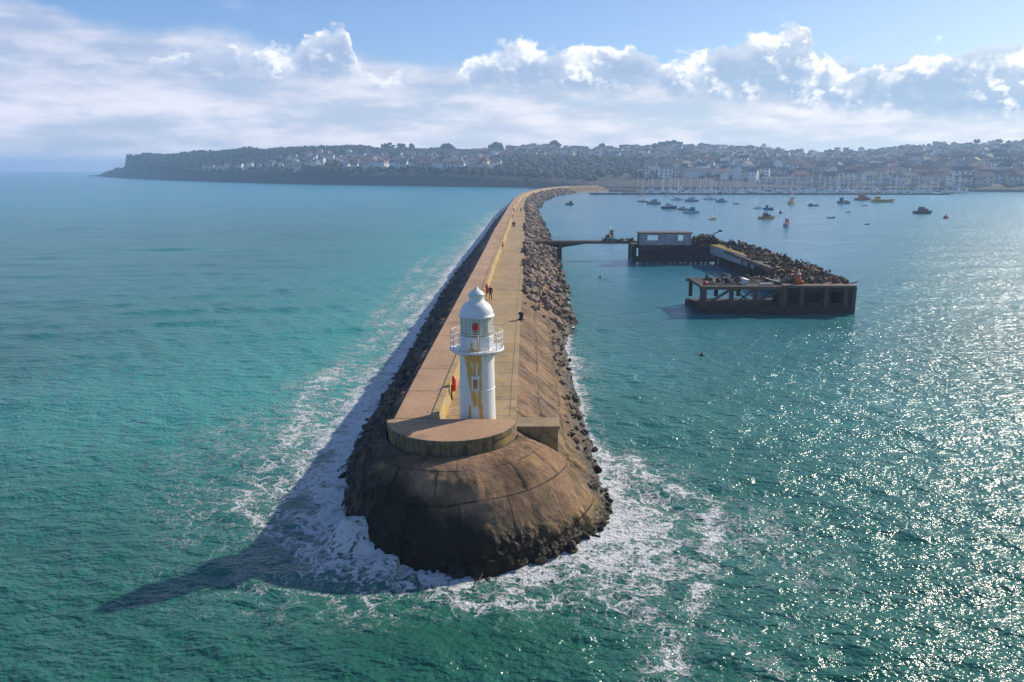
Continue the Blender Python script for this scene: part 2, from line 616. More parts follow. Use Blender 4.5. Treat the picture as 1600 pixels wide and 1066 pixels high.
# ------------------------------------------------------------------ rock & concrete materials
def rock_material():
    m, t, bs = new_mat("breakwater_rock")
    pos = t.n('ShaderNodeNewGeometry').outputs['Position']
    uvn = t.n('ShaderNodeTexCoord').outputs['UV']
    x, y, z = t.sep(pos)
    n1 = t.noise(pos, 0.5, 6, 0.6)
    n2 = t.noise(pos, 2.4, 6, 0.65)
    n3 = t.noise(pos, 11.0, 4, 0.7)
    c = t.mix(t.mr(n1, 0.35, 0.65), (0.28, 0.145, 0.066), (0.45, 0.26, 0.135))
    c = t.mix(t.mr(n2, 0.42, 0.68), c, (0.24, 0.165, 0.12))
    c = t.mix(t.m('MULTIPLY', t.mr(n3, 0.50, 0.75), 0.55), c, (0.50, 0.38, 0.28))
    # yellow-green lichen on patches
    ln = t.noise(t.v('ADD', pos, (17, 3, 5)), 0.75, 5, 0.6)
    c = t.mix(t.m('MULTIPLY', t.mr(ln, 0.56, 0.68), 0.6), c, (0.26, 0.20, 0.045))
    smv = t.noise(t.v('MULTIPLY', pos, (1, 1, 0.5)), 0.9, 5, 0.62)
    c = t.mix(t.m('MULTIPLY', t.mr(smv, 0.52, 0.66), 0.65), c, (0.13, 0.078, 0.045))
    ms = t.noise(t.v('ADD', pos, (31, 8, 0)), 0.42, 5, 0.65)
    c = t.mix(t.m('MULTIPLY', t.mr(ms, 0.54, 0.66), 0.75), c, (0.15, 0.14, 0.025))
    bl_ = t.noise(t.v('ADD', pos, (3, 41, 0)), 0.28, 4, 0.6)
    c = t.mix(t.m('MULTIPLY', t.mr(bl_, 0.46, 0.56), 0.70), c, (0.085, 0.052, 0.03))
    # masonry joints
    uw = t.v('ADD', uvn, t.v('MULTIPLY', t.v('SUBTRACT', t.noise(uvn, 0.8, 3, 0.5, col=True), (0.5, 0.5, 0.5)), (0.9, 0.5, 0)))
    rot = t.n('ShaderNodeVectorRotate', rotation_type='Z_AXIS')
    t.put(rot.inputs['Vector'], uw)
    rot.inputs['Angle'].default_value = R(-6)
    br = t.n('ShaderNodeTexBrick')
    b2 = t.n('ShaderNodeTexBrick')
    t.put(b2.inputs['Vector'], t.v('ADD', uvn, t.v('MULTIPLY', t.v('SUBTRACT', t.noise(uvn, 2.0, 3, 0.5, col=True), (0.5, 0.5, 0.5)), (0.35, 0.3, 0))))
    b2.inputs['Scale'].default_value = 1.0
    b2.inputs['Mortar Size'].default_value = 0.05
    b2.inputs['Mortar Smooth'].default_value = 0.6
    b2.inputs['Brick Width'].default_value = 0.8
    b2.inputs['Row Height'].default_value = 2.2
    b2.inputs['Color1'].default_value = (0, 0, 0, 1)
    b2.inputs['Color2'].default_value = (1, 1, 1, 1)
    t.put(br.inputs['Vector'], uvn)
    br.inputs['Scale'].default_value = 1.0
    br.inputs['Mortar Size'].default_value = 0.045
    br.inputs['Mortar Smooth'].default_value = 0.4
    br.inputs['Brick Width'].default_value = 3.4
    br.inputs['Row Height'].default_value = 2.1
    br.inputs['Color1'].default_value = (0, 0, 0, 1)
    br.inputs['Color2'].default_value = (1, 1, 1, 1)
    pit = t.attr('pitch').outputs['Fac']
    vv_ = t.sep(uvn)[1]
    joint = t.m('MULTIPLY', br.outputs['Fac'], t.m('MAXIMUM', t.mr(n1, 0.43, 0.52), t.m('MULTIPLY', t.mr(vv_, 3.4, 4.4), t.mr(n2, 0.36, 0.50))))
    j2 = t.m('MULTIPLY', b2.outputs['Fac'], t.mr(n2, 0.40, 0.52))
    hole = t.m('MULTIPLY', t.mr(t.sep(b2.outputs['Color'])[0], 0.80, 0.86), t.mr(n1, 0.45, 0.55))
    j2 = t.m('MAXIMUM', j2, t.m('MULTIPLY', hole, 0.75))
    joint = t.mix(pit, joint, j2)
    tn = t.mix(pit, t.sep(br.outputs['Color'])[0], t.sep(b2.outputs['Color'])[0])
    tone = t.m('MULTIPLY', tn, t.m('MULTIPLY_ADD', pit, 0.35, 0.35))
    c = t.mix(tone, c, (0.22, 0.15, 0.11))
    c = t.mix(t.m('MULTIPLY', joint, 0.85), c, (0.035, 0.028, 0.022))
    # streaks running down the slope
    stv = t.v('MULTIPLY', uvn, (2.6, 0.22, 1))
    sn = t.noise(stv, 1.0, 5, 0.65)
    c = t.mix(t.m('MULTIPLY', t.mr(sn, 0.50, 0.64), t.m('MULTIPLY_ADD', pit, 0.25, 0.20)), c, (0.085, 0.065, 0.05))
    gw = t.m('MULTIPLY', t.mr(t.m('ADD', z, t.m('MULTIPLY', t.m('SUBTRACT', ms, 0.5), 5)), 2.4, 1.2, 0.0, 1.0), t.mr(n2, 0.42, 0.60))
    c = t.mix(t.m('MULTIPLY', gw, 0.7), c, (0.135, 0.11, 0.025))
    # tide zone is black weed; same dark paints shade over the seaward flank
    zz = t.m('ADD', z, t.m('MULTIPLY', t.m('SUBTRACT', n1, 0.5), 2.6))
    zz = t.m('ADD', zz, t.m('MULTIPLY', t.m('SUBTRACT', n3, 0.5), 1.0))
    sea = t.attr('seaward').outputs['Fac']
    lvl = t.m('MULTIPLY_ADD', sea, 4.2, t.attr('foot').outputs['Fac'])
    tide = t.mr(t.m('SUBTRACT', zz, lvl), -0.5, 1.0, 1.0, 0.0, smooth=True)
    weed = t.mix(t.mr(n3, 0.42, 0.70), (0.006, 0.005, 0.004), (0.030, 0.021, 0.013))
    weed = t.mix(t.mr(ln, 0.57, 0.64), weed, (0.026, 0.024, 0.008))
    c = t.mix(t.m('MULTIPLY', tide, 0.93), c, weed)
    wsn = t.noise(t.v('MULTIPLY', uvn, (3.2, 0.5, 1)), 1.0, 5, 0.65)
    wl_ = t.m('ADD', z, t.m('MULTIPLY', t.m('SUBTRACT', wsn, 0.5), -4.5))
    wash = t.m('MULTIPLY', t.mr(wl_, 0.15, 0.75, 1.0, 0.0), t.mr(sea, 0.35, 0.8))
    c = t.mix(t.m('MULTIPLY', wash, 0.85), c, (0.70, 0.74, 0.76))
    t.put(bs.inputs['Base Color'], c)
    t.put(bs.inputs['Roughness'], t.mr(tide, 0, 1, 0.88, 0.5))
    bs.inputs['Specular IOR Level'].default_value = 0.25
    h = t.m('ADD', t.m('MULTIPLY', n2, 0.6), t.m('MULTIPLY', n3, 0.35))
    h = t.m('SUBTRACT', h, t.m('MULTIPLY', joint, 0.8))
    h = t.m('ADD', h, t.m('MULTIPLY', sn, 0.04))
    pitn = t.vor(pos, 3.2).outputs['Distance']
    h = t.m('ADD', h, t.m('MULTIPLY', pitn, t.m('MULTIPLY_ADD', tide, 0.7, 0.15)))
    t.put(bs.inputs['Normal'], t.bump(h, 0.9, 0.17))
    return m


def concrete_material(name, ca, cb, cc, slab=4.0, lichen=0.0, cross=True, vertical=False):
    m, t, bs = new_mat(name)
    pos = t.n('ShaderNodeNewGeometry').outputs['Position']
    x, y, z = t.sep(pos)
    n1 = t.noise(t.v('MULTIPLY', pos, (0.6, 0.25, 1)), 0.6, 6, 0.62)
    n2 = t.noise(pos, 3.2, 6, 0.65)
    n3 = t.noise(pos, 16.0, 3, 0.6)
    c = t.mix(t.mr(n1, 0.36, 0.64), ca, cb)
    c = t.mix(t.m('MULTIPLY', t.mr(n2, 0.46, 0.68), 0.7), c, cc)
    c = t.mix(t.m('MULTIPLY', t.mr(n3, 0.5, 0.8), 0.25), c, (0.55, 0.45, 0.36))
    sp = t.noise(t.v('ADD', pos, (11, 5, 0)), 0.33, 6, 0.7)
    c = t.mix(t.m('MULTIPLY', t.mr(sp, 0.55, 0.66), 0.55), c, (0.15, 0.10, 0.065))
    sp2 = t.noise(t.v('ADD', pos, (1, 25, 0)), 0.9, 6, 0.7)
    c = t.mix(t.m('MULTIPLY', t.mr(sp2, 0.60, 0.68), 0.5), c, (0.56, 0.47, 0.36))
    ck = t.vor(t.v('ADD', pos, t.v('MULTIPLY', t.noise(pos, 1.2, 3, 0.6, col=True), (0.8, 0.8, 0))), 0.28, 'DISTANCE_TO_EDGE').outputs[0]
    ckm = t.m('MULTIPLY', t.mr(ck, 0.004, 0.010, 1.0, 0.0), t.mr(sp, 0.46, 0.54))
    c = t.mix(t.m('MULTIPLY', ckm, 0.6), c, (0.07, 0.05, 0.035))
    h = t.m('ADD', t.m('MULTIPLY', n2, 0.4), t.m('MULTIPLY', n3, 0.4))
    if cross:
        wy = t.m('ADD', y, t.m('MULTIPLY', n2, 0.12))
        fr = t.m('FRACT', t.m('DIVIDE', wy, slab))
        j = t.m('LESS_THAN', t.m('ABSOLUTE', t.m('SUBTRACT', fr, 0.5)), 0.014)
        idx = t.m('FLOOR', t.m('ADD', t.m('DIVIDE', wy, slab), 0.5))
        wn = t.n('ShaderNodeTexWhiteNoise', noise_dimensions='1D')
        t.put(wn.inputs['W'], idx)
        c = t.mix(t.m('MULTIPLY', t.m('POWER', wn.outputs[0], 2.0), 0.45), c, cc)
        c = t.mix(t.m('MULTIPLY', j, 0.75), c, (0.07, 0.055, 0.04))
        h = t.m('SUBTRACT', h, j)
    if vertical:
        sn = t.noise(t.v('MULTIPLY', pos, (2.5, 2.5, 0.25)), 1.4, 5, 0.6)
        c = t.mix(t.mr(sn, 0.48, 0.62), c, (0.085, 0.06, 0.035))
    if lichen:
        ln = t.noise(t.v('ADD', pos, (4, 9, 2)), 0.9, 5, 0.6)
        c = t.mix(t.m('MULTIPLY', t.mr(ln, 0.62 - lichen * 0.3, 0.78 - lichen * 0.3), 0.9), c, (0.42, 0.27, 0.045))
    t.put(bs.inputs['Base Color'], c)
    bs.inputs['Roughness'].default_value = 0.88
    t.put(bs.inputs['Normal'], t.bump(h, 0.5, 0.03))
    return m


M_rock = rock_material()
M_walk = concrete_material("walkway_concrete", (0.43, 0.255, 0.14), (0.54, 0.34, 0.195), (0.27, 0.17, 0.10), 6.0)
M_road = concrete_material("roadway_concrete", (0.37, 0.25, 0.125), (0.48, 0.335, 0.175), (0.22, 0.155, 0.09), 3.6, lichen=0.25)
M_wall = concrete_material("lichen_wall", (0.40, 0.29, 0.13), (0.50, 0.36, 0.15), (0.30, 0.22, 0.14), 3.0, lichen=0.42)
M_drum = concrete_material("stained_concrete", (0.20, 0.14, 0.075), (0.27, 0.19, 0.10), (0.09, 0.07, 0.035), cross=False, vertical=True, lichen=0.25)
M_land = concrete_material("landing_concrete", (0.30, 0.22, 0.12), (0.36, 0.27, 0.15), (0.16, 0.12, 0.07), cross=False, lichen=0.35)

# ------------------------------------------------------------------ breakwater
bw = thing("breakwater", "long stone breakwater curving away to the town shore from its round lighthouse end", "breakwater")
nst = len(st)
sea_attr = np.zeros(nst)
foot_attr = np.full(nst, 0.75)
pitch_attr = np.array([0.0 if r_[6] == 1 and math.atan2(NC.y - r_[1], r_[0] - NC.x) > 0.25 else 1.0 for r_ in st])
pitch_attr = np.convolve(np.pad(pitch_attr, 5, mode='edge'), np.ones(11) / 11, 'valid')
for i in range(nst):
    if st[i, 6] == 1:
        th = math.atan2(NC.y - st[i, 1], st[i, 0] - NC.x)
        foot_attr[i] = 0.75 + 1.9 * math.exp(-((th - 1.8) / 0.75) ** 2)
for i in range(nst):
    if st[i, 6] == 0:
        sea_attr[i] = 1
    elif st[i, 6] == 1:
        th = math.atan2(NC.y - st[i, 1], st[i, 0] - NC.x)
        sea_attr[i] = min(1, max(0, (th - 1.55) / 1.5))  # painted shade comes in over the left half of the nose
me = grid_mesh("rock_slope", V, nst, NT_ROWS, M_rock, {'seaward': np.repeat(sea_attr, NT_ROWS), 'foot': np.repeat(foot_attr, NT_ROWS), 'pitch': np.repeat(pitch_attr, NT_ROWS)}, UV, flip=False)
o = link("rock_slope", me, bw)

# upper walkway + round platform in one slab
Yd = Ys[::-1]
left = [(float(fL(Y)), Y) for Y in Yd]
arc = [(NC.x + NR * math.cos(a_), NC.y - NR * math.sin(a_)) for a_ in np.linspace(math.pi, 0, 61)[1:]]
back = [(float(fW(NC.y)), NC.y)]
wall = [(float(fW(Y)), Y) for Y in Ys[1:]]
mb = MB()
n = len(Ys)
vs = []
for Y in Ys:
    vs += [(float(fL(Y)), Y, ZU), (float(fW(Y)), Y, ZU)]
mb.add(vs, [(2 * i, 2 * i + 1, 2 * i + 3, 2 * i + 2) for i in range(n - 1)])
# outer face of the walkway
vs = []
for Y in Ys:
    vs += [(float(fL(Y)), Y, ZU), (float(fL(Y)) - 0.02, Y, ZU - 0.6)]
mb.add(vs, [(2 * i, 2 * i + 2, 2 * i + 3, 2 * i + 1) for i in range(n - 1)])
mb.build("upper_walkway", M_walk, bw)
mb = MB()
ctr = (NC.x, NC.y - 0.02, ZU + 0.004)
xl, xr = float(fL(NC.y)), float(fR(NC.y)) + 0.06
rim = [(xl, NC.y, ZU + 0.004)] + [(NC.x + (NR if a_ > 1.57 else (xr - NC.x)) * math.cos(a_) if False else NC.x + NR * math.cos(a_), NC.y - NR * math.sin(a_), ZU + 0.004) for a_ in np.linspace(math.pi, 0, 61)[1:-1]] + [(xr, NC.y, ZU + 0.004)]
vs = [ctr] + rim
mb.add(vs, [(0, i, i + 1) for i in range(1, len(vs) - 1)])
mb.build("round_platform", M_walk, bw)
mb = MB()
low = [(NC.x + (NR + .0) * (x - NC.x) / NR, NC.y + (y - NC.y), 3.9) for x, y, z in rim]
lip = [(NC.x + (x - NC.x) * 1.018, NC.y + (y - NC.y) * 1.018, z - 0.001) for x, y, z in rim]
lip2 = [(x, y, ZU - 0.28) for x, y, z in lip]
in2 = [(x, y, ZU - 0.28) for x, y, z in rim]
k = len(rim)
vs = rim + lip + lip2 + in2 + low
for r_ in range(4):
    mb.add([], [])
mb.add(vs, [(r_ * k + i, (r_ + 1) * k + i, (r_ + 1) * k + i + 1, r_ * k + i + 1) for r_ in range(4) for i in range(k - 1)])
# back face of the platform, towards the roadway
mb.add([(float(fW(NC.y)), NC.y, ZU), (xr, NC.y, ZU), (xr, NC.y, ZR - .2), (float(fW(NC.y)), NC.y, ZR - .2)], [(0, 1, 2, 3)])
mb.build("platform_edge", M_drum, bw)
# roadway
mb = MB()
vs = []
for Y in Ys:
    vs += [(float(fW(Y)) - 0.1, Y, ZR), (float(fR(Y)), Y, ZR), (float(fR(Y)) + 0.03, Y, ZR - 0.45)]
mb.add(vs, [(3 * i, 3 * i + 1, 3 * i + 4, 3 * i + 3) for i in range(n - 1)] + [(3 * i + 1, 3 * i + 2, 3 * i + 5, 3 * i + 4) for i in range(n - 1)])
mb.build("roadway", M_road, bw)
mb = MB()
vs = []
for Y in Ys:
    x = float(fR(Y))
    vs += [(x - 0.42, Y, ZR), (x - 0.36, Y, ZR + 0.03), (x + 0.05, Y, ZR + 0.03), (x + 0.06, Y, ZR - 0.3)]
mb.add(vs, [(4 * i + k, 4 * i + k + 1, 4 * i + k + 5, 4 * i + k + 4) for i in range(n - 1) for k in range(3)])
mb.build("edge_kerb", M_road, bw)
# wall between the two levels with a low coping
mb = MB()
vs = []
for Y in Ys:
    x = float(fW(Y))
    vs += [(x - 0.38, Y, ZU), (x - 0.38, Y, ZU + 0.09), (x + 0.03, Y, ZU + 0.09), (x + 0.03, Y, ZU - 0.10), (x, Y, ZU - 0.10), (x + 0.16, Y, ZR)]
mb.add(vs, [(6 * i + k, 6 * i + k + 1, 6 * i + k + 7, 6 * i + k + 6) for i in range(n - 1) for k in range(5)])
mb.add([vs[q_] for q_ in range(6)], [(0, 1, 2, 3, 4, 5)])
mb.build("parapet_wall", M_wall, bw)
# landing block on the harbour side
mb = MB()
lx0, ly0 = 0.1, 45.9
mb.box((lx0 + 1.45, ly0 + 1.0, ZR - 1.0), (2.75, 1.7, 2.0))
mb.box((lx0 + 1.48, ly0 + 1.0, ZR + 0.04), (2.9, 1.85, 0.18))
mb.build("landing_block", M_land, bw, bevel=0.03)
mb = MB()
q0, q1 = P(876, 292.5, 2.5), P(1004, 296.6, 2.5)
mb.box(((q0[0] + q1[0]) / 2, (q0[1] + q1[1]) / 2, 1.0), (math.hypot(q1[0] - q0[0], q1[1] - q0[1]), 7, 3.4), math.atan2(q1[1] - q0[1], q1[0] - q0[0]))
mb.build("shore_quay", M_walk, bw)

# ------------------------------------------------------------------ lighthouse
LX, LY = XY(745.5, 46.55, 8.0), 46.55
lt = thing("lighthouse", "white cylindrical lighthouse with rust-orange stains and a domed lantern", "lighthouse", (LX, LY, ZR))


def tower_mat():
    m, t, bs = new_mat("white_tower_paint")
    st_ = t.attr('stain').outputs['Fac']
    pos = t.n('ShaderNodeTexCoord').outputs['Object']
    n1 = t.noise(t.v('MULTIPLY', pos, (3.5, 3.5, 0.8)), 2.0, 6, 0.65)
    n2 = t.noise(pos, 9.0, 4, 0.6)
    s_ = t.mr(t.m('ADD', st_, t.m('MULTIPLY', t.m('SUBTRACT', n1, 0.5), 0.7)), 0.16, 0.34, smooth=True)
    n4 = t.noise(t.v('MULTIPLY', pos, (14, 14, 1.1)), 1.0, 5, 0.65)
    n5 = t.noise(t.v('MULTIPLY', pos, (30, 30, 1.6)), 1.0, 3, 0.6)
    s_ = t.mr(t.m('ADD', st_, t.m('ADD', t.m('MULTIPLY', t.m('SUBTRACT', n4, 0.5), 1.1), t.m('MULTIPLY', t.m('SUBTRACT', n1, 0.5), 0.6))), 0.15, 0.48)
    s_ = t.m('MAXIMUM', s_, t.m('MULTIPLY', t.mr(n5, 0.62, 0.75), 0.22))
    base = t.mix(t.mr(n1, 0.5, 0.8), (0.83, 0.83, 0.80), (0.66, 0.64, 0.56))
    rust = t.mix(t.mr(n2, 0.35, 0.65), (0.66, 0.31, 0.012), (0.78, 0.46, 0.05))
    t.put(bs.inputs['Base Color'], t.mix(t.m('MULTIPLY', s_, 0.92), base, rust))
    bs.inputs['Roughness'].default_value = 0.45
    t.put(bs.inputs['Normal'], t.bump(n2, 0.25, 0.01))
    return m


M_tower = tower_mat()
M_white = simple("white_paint", (0.84, 0.84, 0.82), 0.4, 0.08, 2.0, 0.15)
M_rust = simple("rust", (0.45, 0.22, 0.05), 0.7, 0.4, 6.0)


def stained(name, prof, n, stainf, parent):
    V_ = []
    A_ = []
    for i in range(n):
        a_ = 2 * math.pi * i / n
        for (r_, z_) in prof:
            x_, y_ = r_ * math.cos(a_), r_ * math.sin(a_)
            V_.append((x_, y_, z_))
            A_.append(stainf(x_ if y_ < 0 else 99, z_))
    me_ = grid_mesh(name, np.array(V_), n, len(prof), M_tower, {'stain': A_}, wrap=True)
    return link(name, me_, parent)


def sm(a, b, x):
    t_ = max(0.0, min(1.0, (x - a) / (b - a)))
    return t_ * t_ * (3 - 2 * t_)


def band(x, c_, w_):
    return max(0.0, 1 - abs(x - c_) / w_)


GZ = 5.02                                    # gallery height over the roadway


def stain_tower(x, z):
    if x > 50:
        return 0.0
    s = 0.0
    top = sm(GZ - 1.1, GZ - 0.1, z)
    s = max(s, band(x, -0.12, 0.60) * top * 1.4)
    # left streak leaning inwards as it falls
    if 1.6 < z < GZ:
        cx = -0.60 + (GZ - z) * 0.16
        s = max(s, band(x, cx, 0.26) * (0.95 if z > 2.0 else 0.6) * 1.2)
    s = max(s, band(x, 0.20, 0.17) * sm(0.1, 0.6, z) * 1.15 * (1 if z > 1.5 else 0.3))
    s = max(s, band(x, -0.12, 0.13) * sm(1.8, 3.6, z) * 1.05)
    if z < 1.7:
        s = max(s, band(x, -0.42, 0.13) * 1.1 * sm(0.0, 0.5, 1.9 - z), band(x, 0.30, 0.14) * 1.1)
    if z < 0.9:
        s = max(s, band(x, -0.32, 0.30) * 0.9 * (1 - z))
    s = max(s, 0.25 * sm(GZ - .5, GZ, z))
    return s


prof = [(1.16 - 0.10 * z_ / GZ, z_) for z_ in np.linspace(0, GZ, 110)]
stained("tower", prof, 160, stain_tower, lt)
mb = MB()
mb.lathe([(1.28, 0), (1.28, 0.22), (1.17, 0.30)], 64, close=False)
mb.build("base_plinth", M_white, lt)
# vertical flanges of the cast tower
mb = MB()
mb.ring((0, 0, 2.55), 1.115, 0.03, 64, 6)
mb.build("flange", M_white, lt)
# window and door on the front
wz = 3.05
mb = MB()
mb.box((-0.06, -1.10, wz), (0.46, 0.16, 0.80))
mb.box((-0.06, -1.14, wz + 0.45), (0.56, 0.22, 0.10))
wf = mb.build("window", M_white, lt, bevel=0.015)
mb = MB()
mb.box((-0.06, -1.19, wz), (0.26, 0.03, 0.58))
mb.build("pane", simple("window_shutter", (0.50, 0.30, 0.10), 0.5, 0.5, 8.0), wf)
# gallery
mb = MB()
mb.lathe([(1.04, GZ - 0.12), (1.20, GZ - 0.06), (1.66, GZ - 0.04), (1.70, GZ), (1.70, GZ + 0.09), (1.62, GZ + 0.10), (1.58, GZ + 0.06), (1.0, GZ + 0.06)], 72, close=False)
gal = mb.build("gallery", M_white, lt)
for k in range(12):
    a_ = k * math.pi / 6
    mb = MB()
    x_, y_ = math.cos(a_), math.sin(a_)
    mb.add([(x_ * 1.05, y_ * 1.05, GZ - 0.34), (x_ * 1.58, y_ * 1.58, GZ - 0.10), (x_ * 1.05, y_ * 1.05, GZ - 0.10),
            (x_ * 1.05 - y_ * .05, y_ * 1.05 + x_ * .05, GZ - 0.34), (x_ * 1.58 - y_ * .05, y_ * 1.58 + x_ * .05, GZ - 0.10), (x_ * 1.05 - y_ * .05, y_ * 1.05 + x_ * .05, GZ - 0.10)],
           [(0, 1, 2), (5, 4, 3), (0, 3, 4, 1), (1, 4, 5, 2), (2, 5, 3, 0)])
    mb.build("bracket", M_white, gal)
mb = MB()
for h_ in (0.40, 0.75, 1.12):
    mb.ring((0, 0, GZ + 0.06 + h_), 1.60, 0.020, 64, 6)
for k in range(16):
    a_ = k * math.pi / 8 + 0.1
    mb.tube((1.60 * math.cos(a_), 1.60 * math.sin(a_), GZ + 0.08), (1.60 * math.cos(a_), 1.60 * math.sin(a_), GZ + 1.18), 0.024, n=6)
mb.build("railing", M_white, lt)
# lantern
LZ = GZ + 0.06


def stain_lantern(x, z):
    if x > 50:
        return 0.0
    h_ = z - LZ
    return max(band(x, 0.14, 0.15) * sm(0.95, 0.4, h_) if h_ > 0 else 0, band(x, 0.16, 0.12) * 1.15, band(x, -0.28, 0.13) * sm(0.8, 0.2, h_) * 1.3,
               band(x, -0.1, 0.7) * sm(0.18, 0.0, h_) * 1.2)


stained("lantern_wall", [(1.03, LZ + h_) for h_ in np.linspace(0, 0.80, 24)], 128, stain_lantern, lt)


def glass_mat():
    m, t, bs = new_mat("lantern_glass")
    bs.inputs['Base Color'].default_value = (0.80, 0.80, 0.66, 1)
    bs.inputs['Roughness'].default_value = 0.12
    bs.inputs['Alpha'].default_value = 0.32
    return m


M_glass = glass_mat()
mb = MB()
mb.lathe([(0.985, LZ + 0.80), (0.985, LZ + 2.02)], 48, close=False)
mb.build("lantern_glazing", M_glass, lt)
mb = MB()
for k in range(12):
    a_ = k * math.pi / 6 + 0.26
    mb.tube((1.0 * math.cos(a_), 1.0 * math.sin(a_), LZ + .80), (1.0 * math.cos(a_), 1.0 * math.sin(a_), LZ + 2.02), 0.028, n=6)
mb.ring((0, 0, LZ + 0.82), 1.01, 0.04, 64, 6)
mb.ring((0, 0, LZ + 1.12), 1.0, 0.022, 64, 6)
mb.build("glazing_bar", M_white, lt)
mb = MB()
mb.lathe([(0.94, LZ + 0.82), (0.94, LZ + 1.12)], 40, close=False)
mb.build("inner_screen", simple("yellowed_screen", (0.70, 0.54, 0.27), 0.6, 0.2), lt)
mb = MB()
mb.lathe([(0.925, LZ + 1.10), (0.925, LZ + 2.0)], 40, close=False)
mb.build("blind", simple("cream_blind", (0.74, 0.72, 0.60), 0.6, 0.12), lt)
mb = MB()
mb.lathe([(0.75, LZ + 0.8), (0.75, LZ + 0.95), (0.50, LZ + 0.96), (0.50, LZ + 2.0)], 32)
mb.build("lamp_stand", simple("cream_lens_cover", (0.72, 0.68, 0.50), 0.5, 0.2), lt)
M_redlamp, tq, bq = new_mat("red_lamp_lens")
bq.inputs['Base Color'].default_value = (0.75, 0.015, 0.02, 1)
bq.inputs['Roughness'].default_value = 0.2
mb = MB()
mb.lathe([(0.02, LZ + 1.28), (0.13, LZ + 1.32), (0.155, LZ + 1.45), (0.155, LZ + 1.62), (0.12, LZ + 1.72), (0.02, LZ + 1.76)], 24)
lamp = mb.build("red_lamp", M_redlamp, lt)
lamp.location = (-0.02, -1.0, 0)
lamp.scale = (1.15, 1.0, 1.0)
mb = MB()
mb.tube((-0.02, -1.02, LZ + .9), (-0.02, -1.02, LZ + 1.3), 0.05)
mb.build("lamp_bracket", M_rust, lt)
# roof
DZ = LZ + 2.02
mb = MB()
mb.lathe([(1.0, DZ - 0.03), (1.10, DZ - 0.02), (1.12, DZ + 0.05), (1.04, DZ + 0.08), (1.03, DZ + 0.22), (0.98, DZ + 0.42), (0.87, DZ + 0.62), (0.72, DZ + 0.79),
          (0.56, DZ + 0.90), (0.47, DZ + 0.95), (0.46, DZ + 1.28), (0.52, DZ + 1.31), (0.50, DZ + 1.38), (0.36, DZ + 1.52), (0.18, DZ + 1.64), (0.09, DZ + 1.70), (0.085, DZ + 1.76), (0.03, DZ + 1.82)], 64)
mb.build("dome_roof", M_white, lt)
mb = MB()
mb.tube((0, 0, DZ + 1.78), (0, 0, DZ + 2.75), 0.018, 0.010, 6)
mb.tube((-0.02, 0, DZ + 2.0), (0.02, 0, DZ + 2.0), 0.05, 0.05, 8)
mb.build("rod", M_white, lt)

# ------------------------------------------------------------------ lifebuoy posts on the wall, bollards
M_red = simple("red_plastic", (0.72, 0.035, 0.02), 0.4, 0.15, 5)
M_dark = simple("dark_iron", (0.02, 0.02, 0.022), 0.6, 0.3, 6, 0.3)


def lifebuoy(Y, label, first=[None]):
    x = float(fW(Y)) + 0.16
    if first[0] is None:
        t_ = thing("lifebuoy_housing", label, "lifebuoy housing", (x, Y, ZR), 0, "red lifebuoy housings along the wall")
        mb = MB()
        mb.box((0.02, 0, 0.55), (0.10, 0.14, 1.1))
        mb.build("post", M_dark, t_)
        mb = MB()
        n_ = 28
        vs = []
        for (sx, k_) in ((0.06, 0.90), (0.12, 1.0), (0.22, 1.0), (0.30, 0.86), (0.34, 0.5)):
            for i in range(n_):
                a_ = 2 * math.pi * i / n_
                zz = math.cos(a_) * 0.56 * k_
                yy = math.sin(a_) * 0.36 * k_ * (1 - 0.15 * math.cos(a_))
                vs.append((sx, yy, 1.18 + zz))
        fs = [(r_ * n_ + i, r_ * n_ + (i + 1) % n_, (r_ + 1) * n_ + (i + 1) % n_, (r_ + 1) * n_ + i) for r_ in range(4) for i in range(n_)]
        mb.add(vs, fs, 0, True)
        mb.add(vs[-n_:], [tuple(range(n_))], 0)
        mb.add(vs[:n_], [tuple(reversed(range(n_)))], 0)
        mb.build("housing", M_red, t_)
        first[0] = t_
        return t_
    c_ = copy_tree(first[0])
    c_.location = (x, Y, ZR)
    c_['label'] = label
    return c_


lifebuoy(P(707, 606, ZR + .9)[1], "red lifebuoy housing on the wall beside the lighthouse")
lifebuoy(P(760, 455, ZR + .9)[1], "red lifebuoy housing on the wall behind the walking pair")
lifebuoy(P(785, 384, ZR + .9)[1], "small red lifebuoy housing on the wall level with the jetty footbridge")
lifebuoy(P(799, 338, ZR + .9)[1], "distant red lifebuoy housing on the wall before the two far walkers")
lifebuoy(P(805, 318, ZR + .9)[1], "farthest red lifebuoy housing where the breakwater begins to curve")

bl = thing("bollard", "squat black iron bollard on the lichen-covered edge right of the lighthouse", "bollard", (P(816, 500, ZR)[0] - 0.1, P(816, 500, ZR)[1], ZR + .04), 0, "iron bollards on the harbour edge")
mb = MB()
mb.lathe([(0.34, 0), (0.34, 0.06), (0.24, 0.12), (0.21, 0.50), (0.34, 0.60), (0.36, 0.70), (0.28, 0.80), (0.05, 0.84)], 24)
mb.build("post", M_dark, bl)
mb = MB()
mb.lathe([(0.42, -0.02), (0.42, 0.04), (0.3, 0.05)], 24)
mb.build("base_plate", M_dark, bl)
b2 = copy_tree(bl)
b2.location = (P(820, 361, ZR)[0] - .1, P(820, 361, ZR)[1], ZR + .04)
b2['label'] = "farther black iron bollard on the edge just beyond the jetty footbridge"

# ------------------------------------------------------------------ people
M_skin = simple("skin", (0.50, 0.30, 0.22), 0.6, 0.1)
M_hair = simple("hair", (0.03, 0.02, 0.015), 0.7, 0.2)


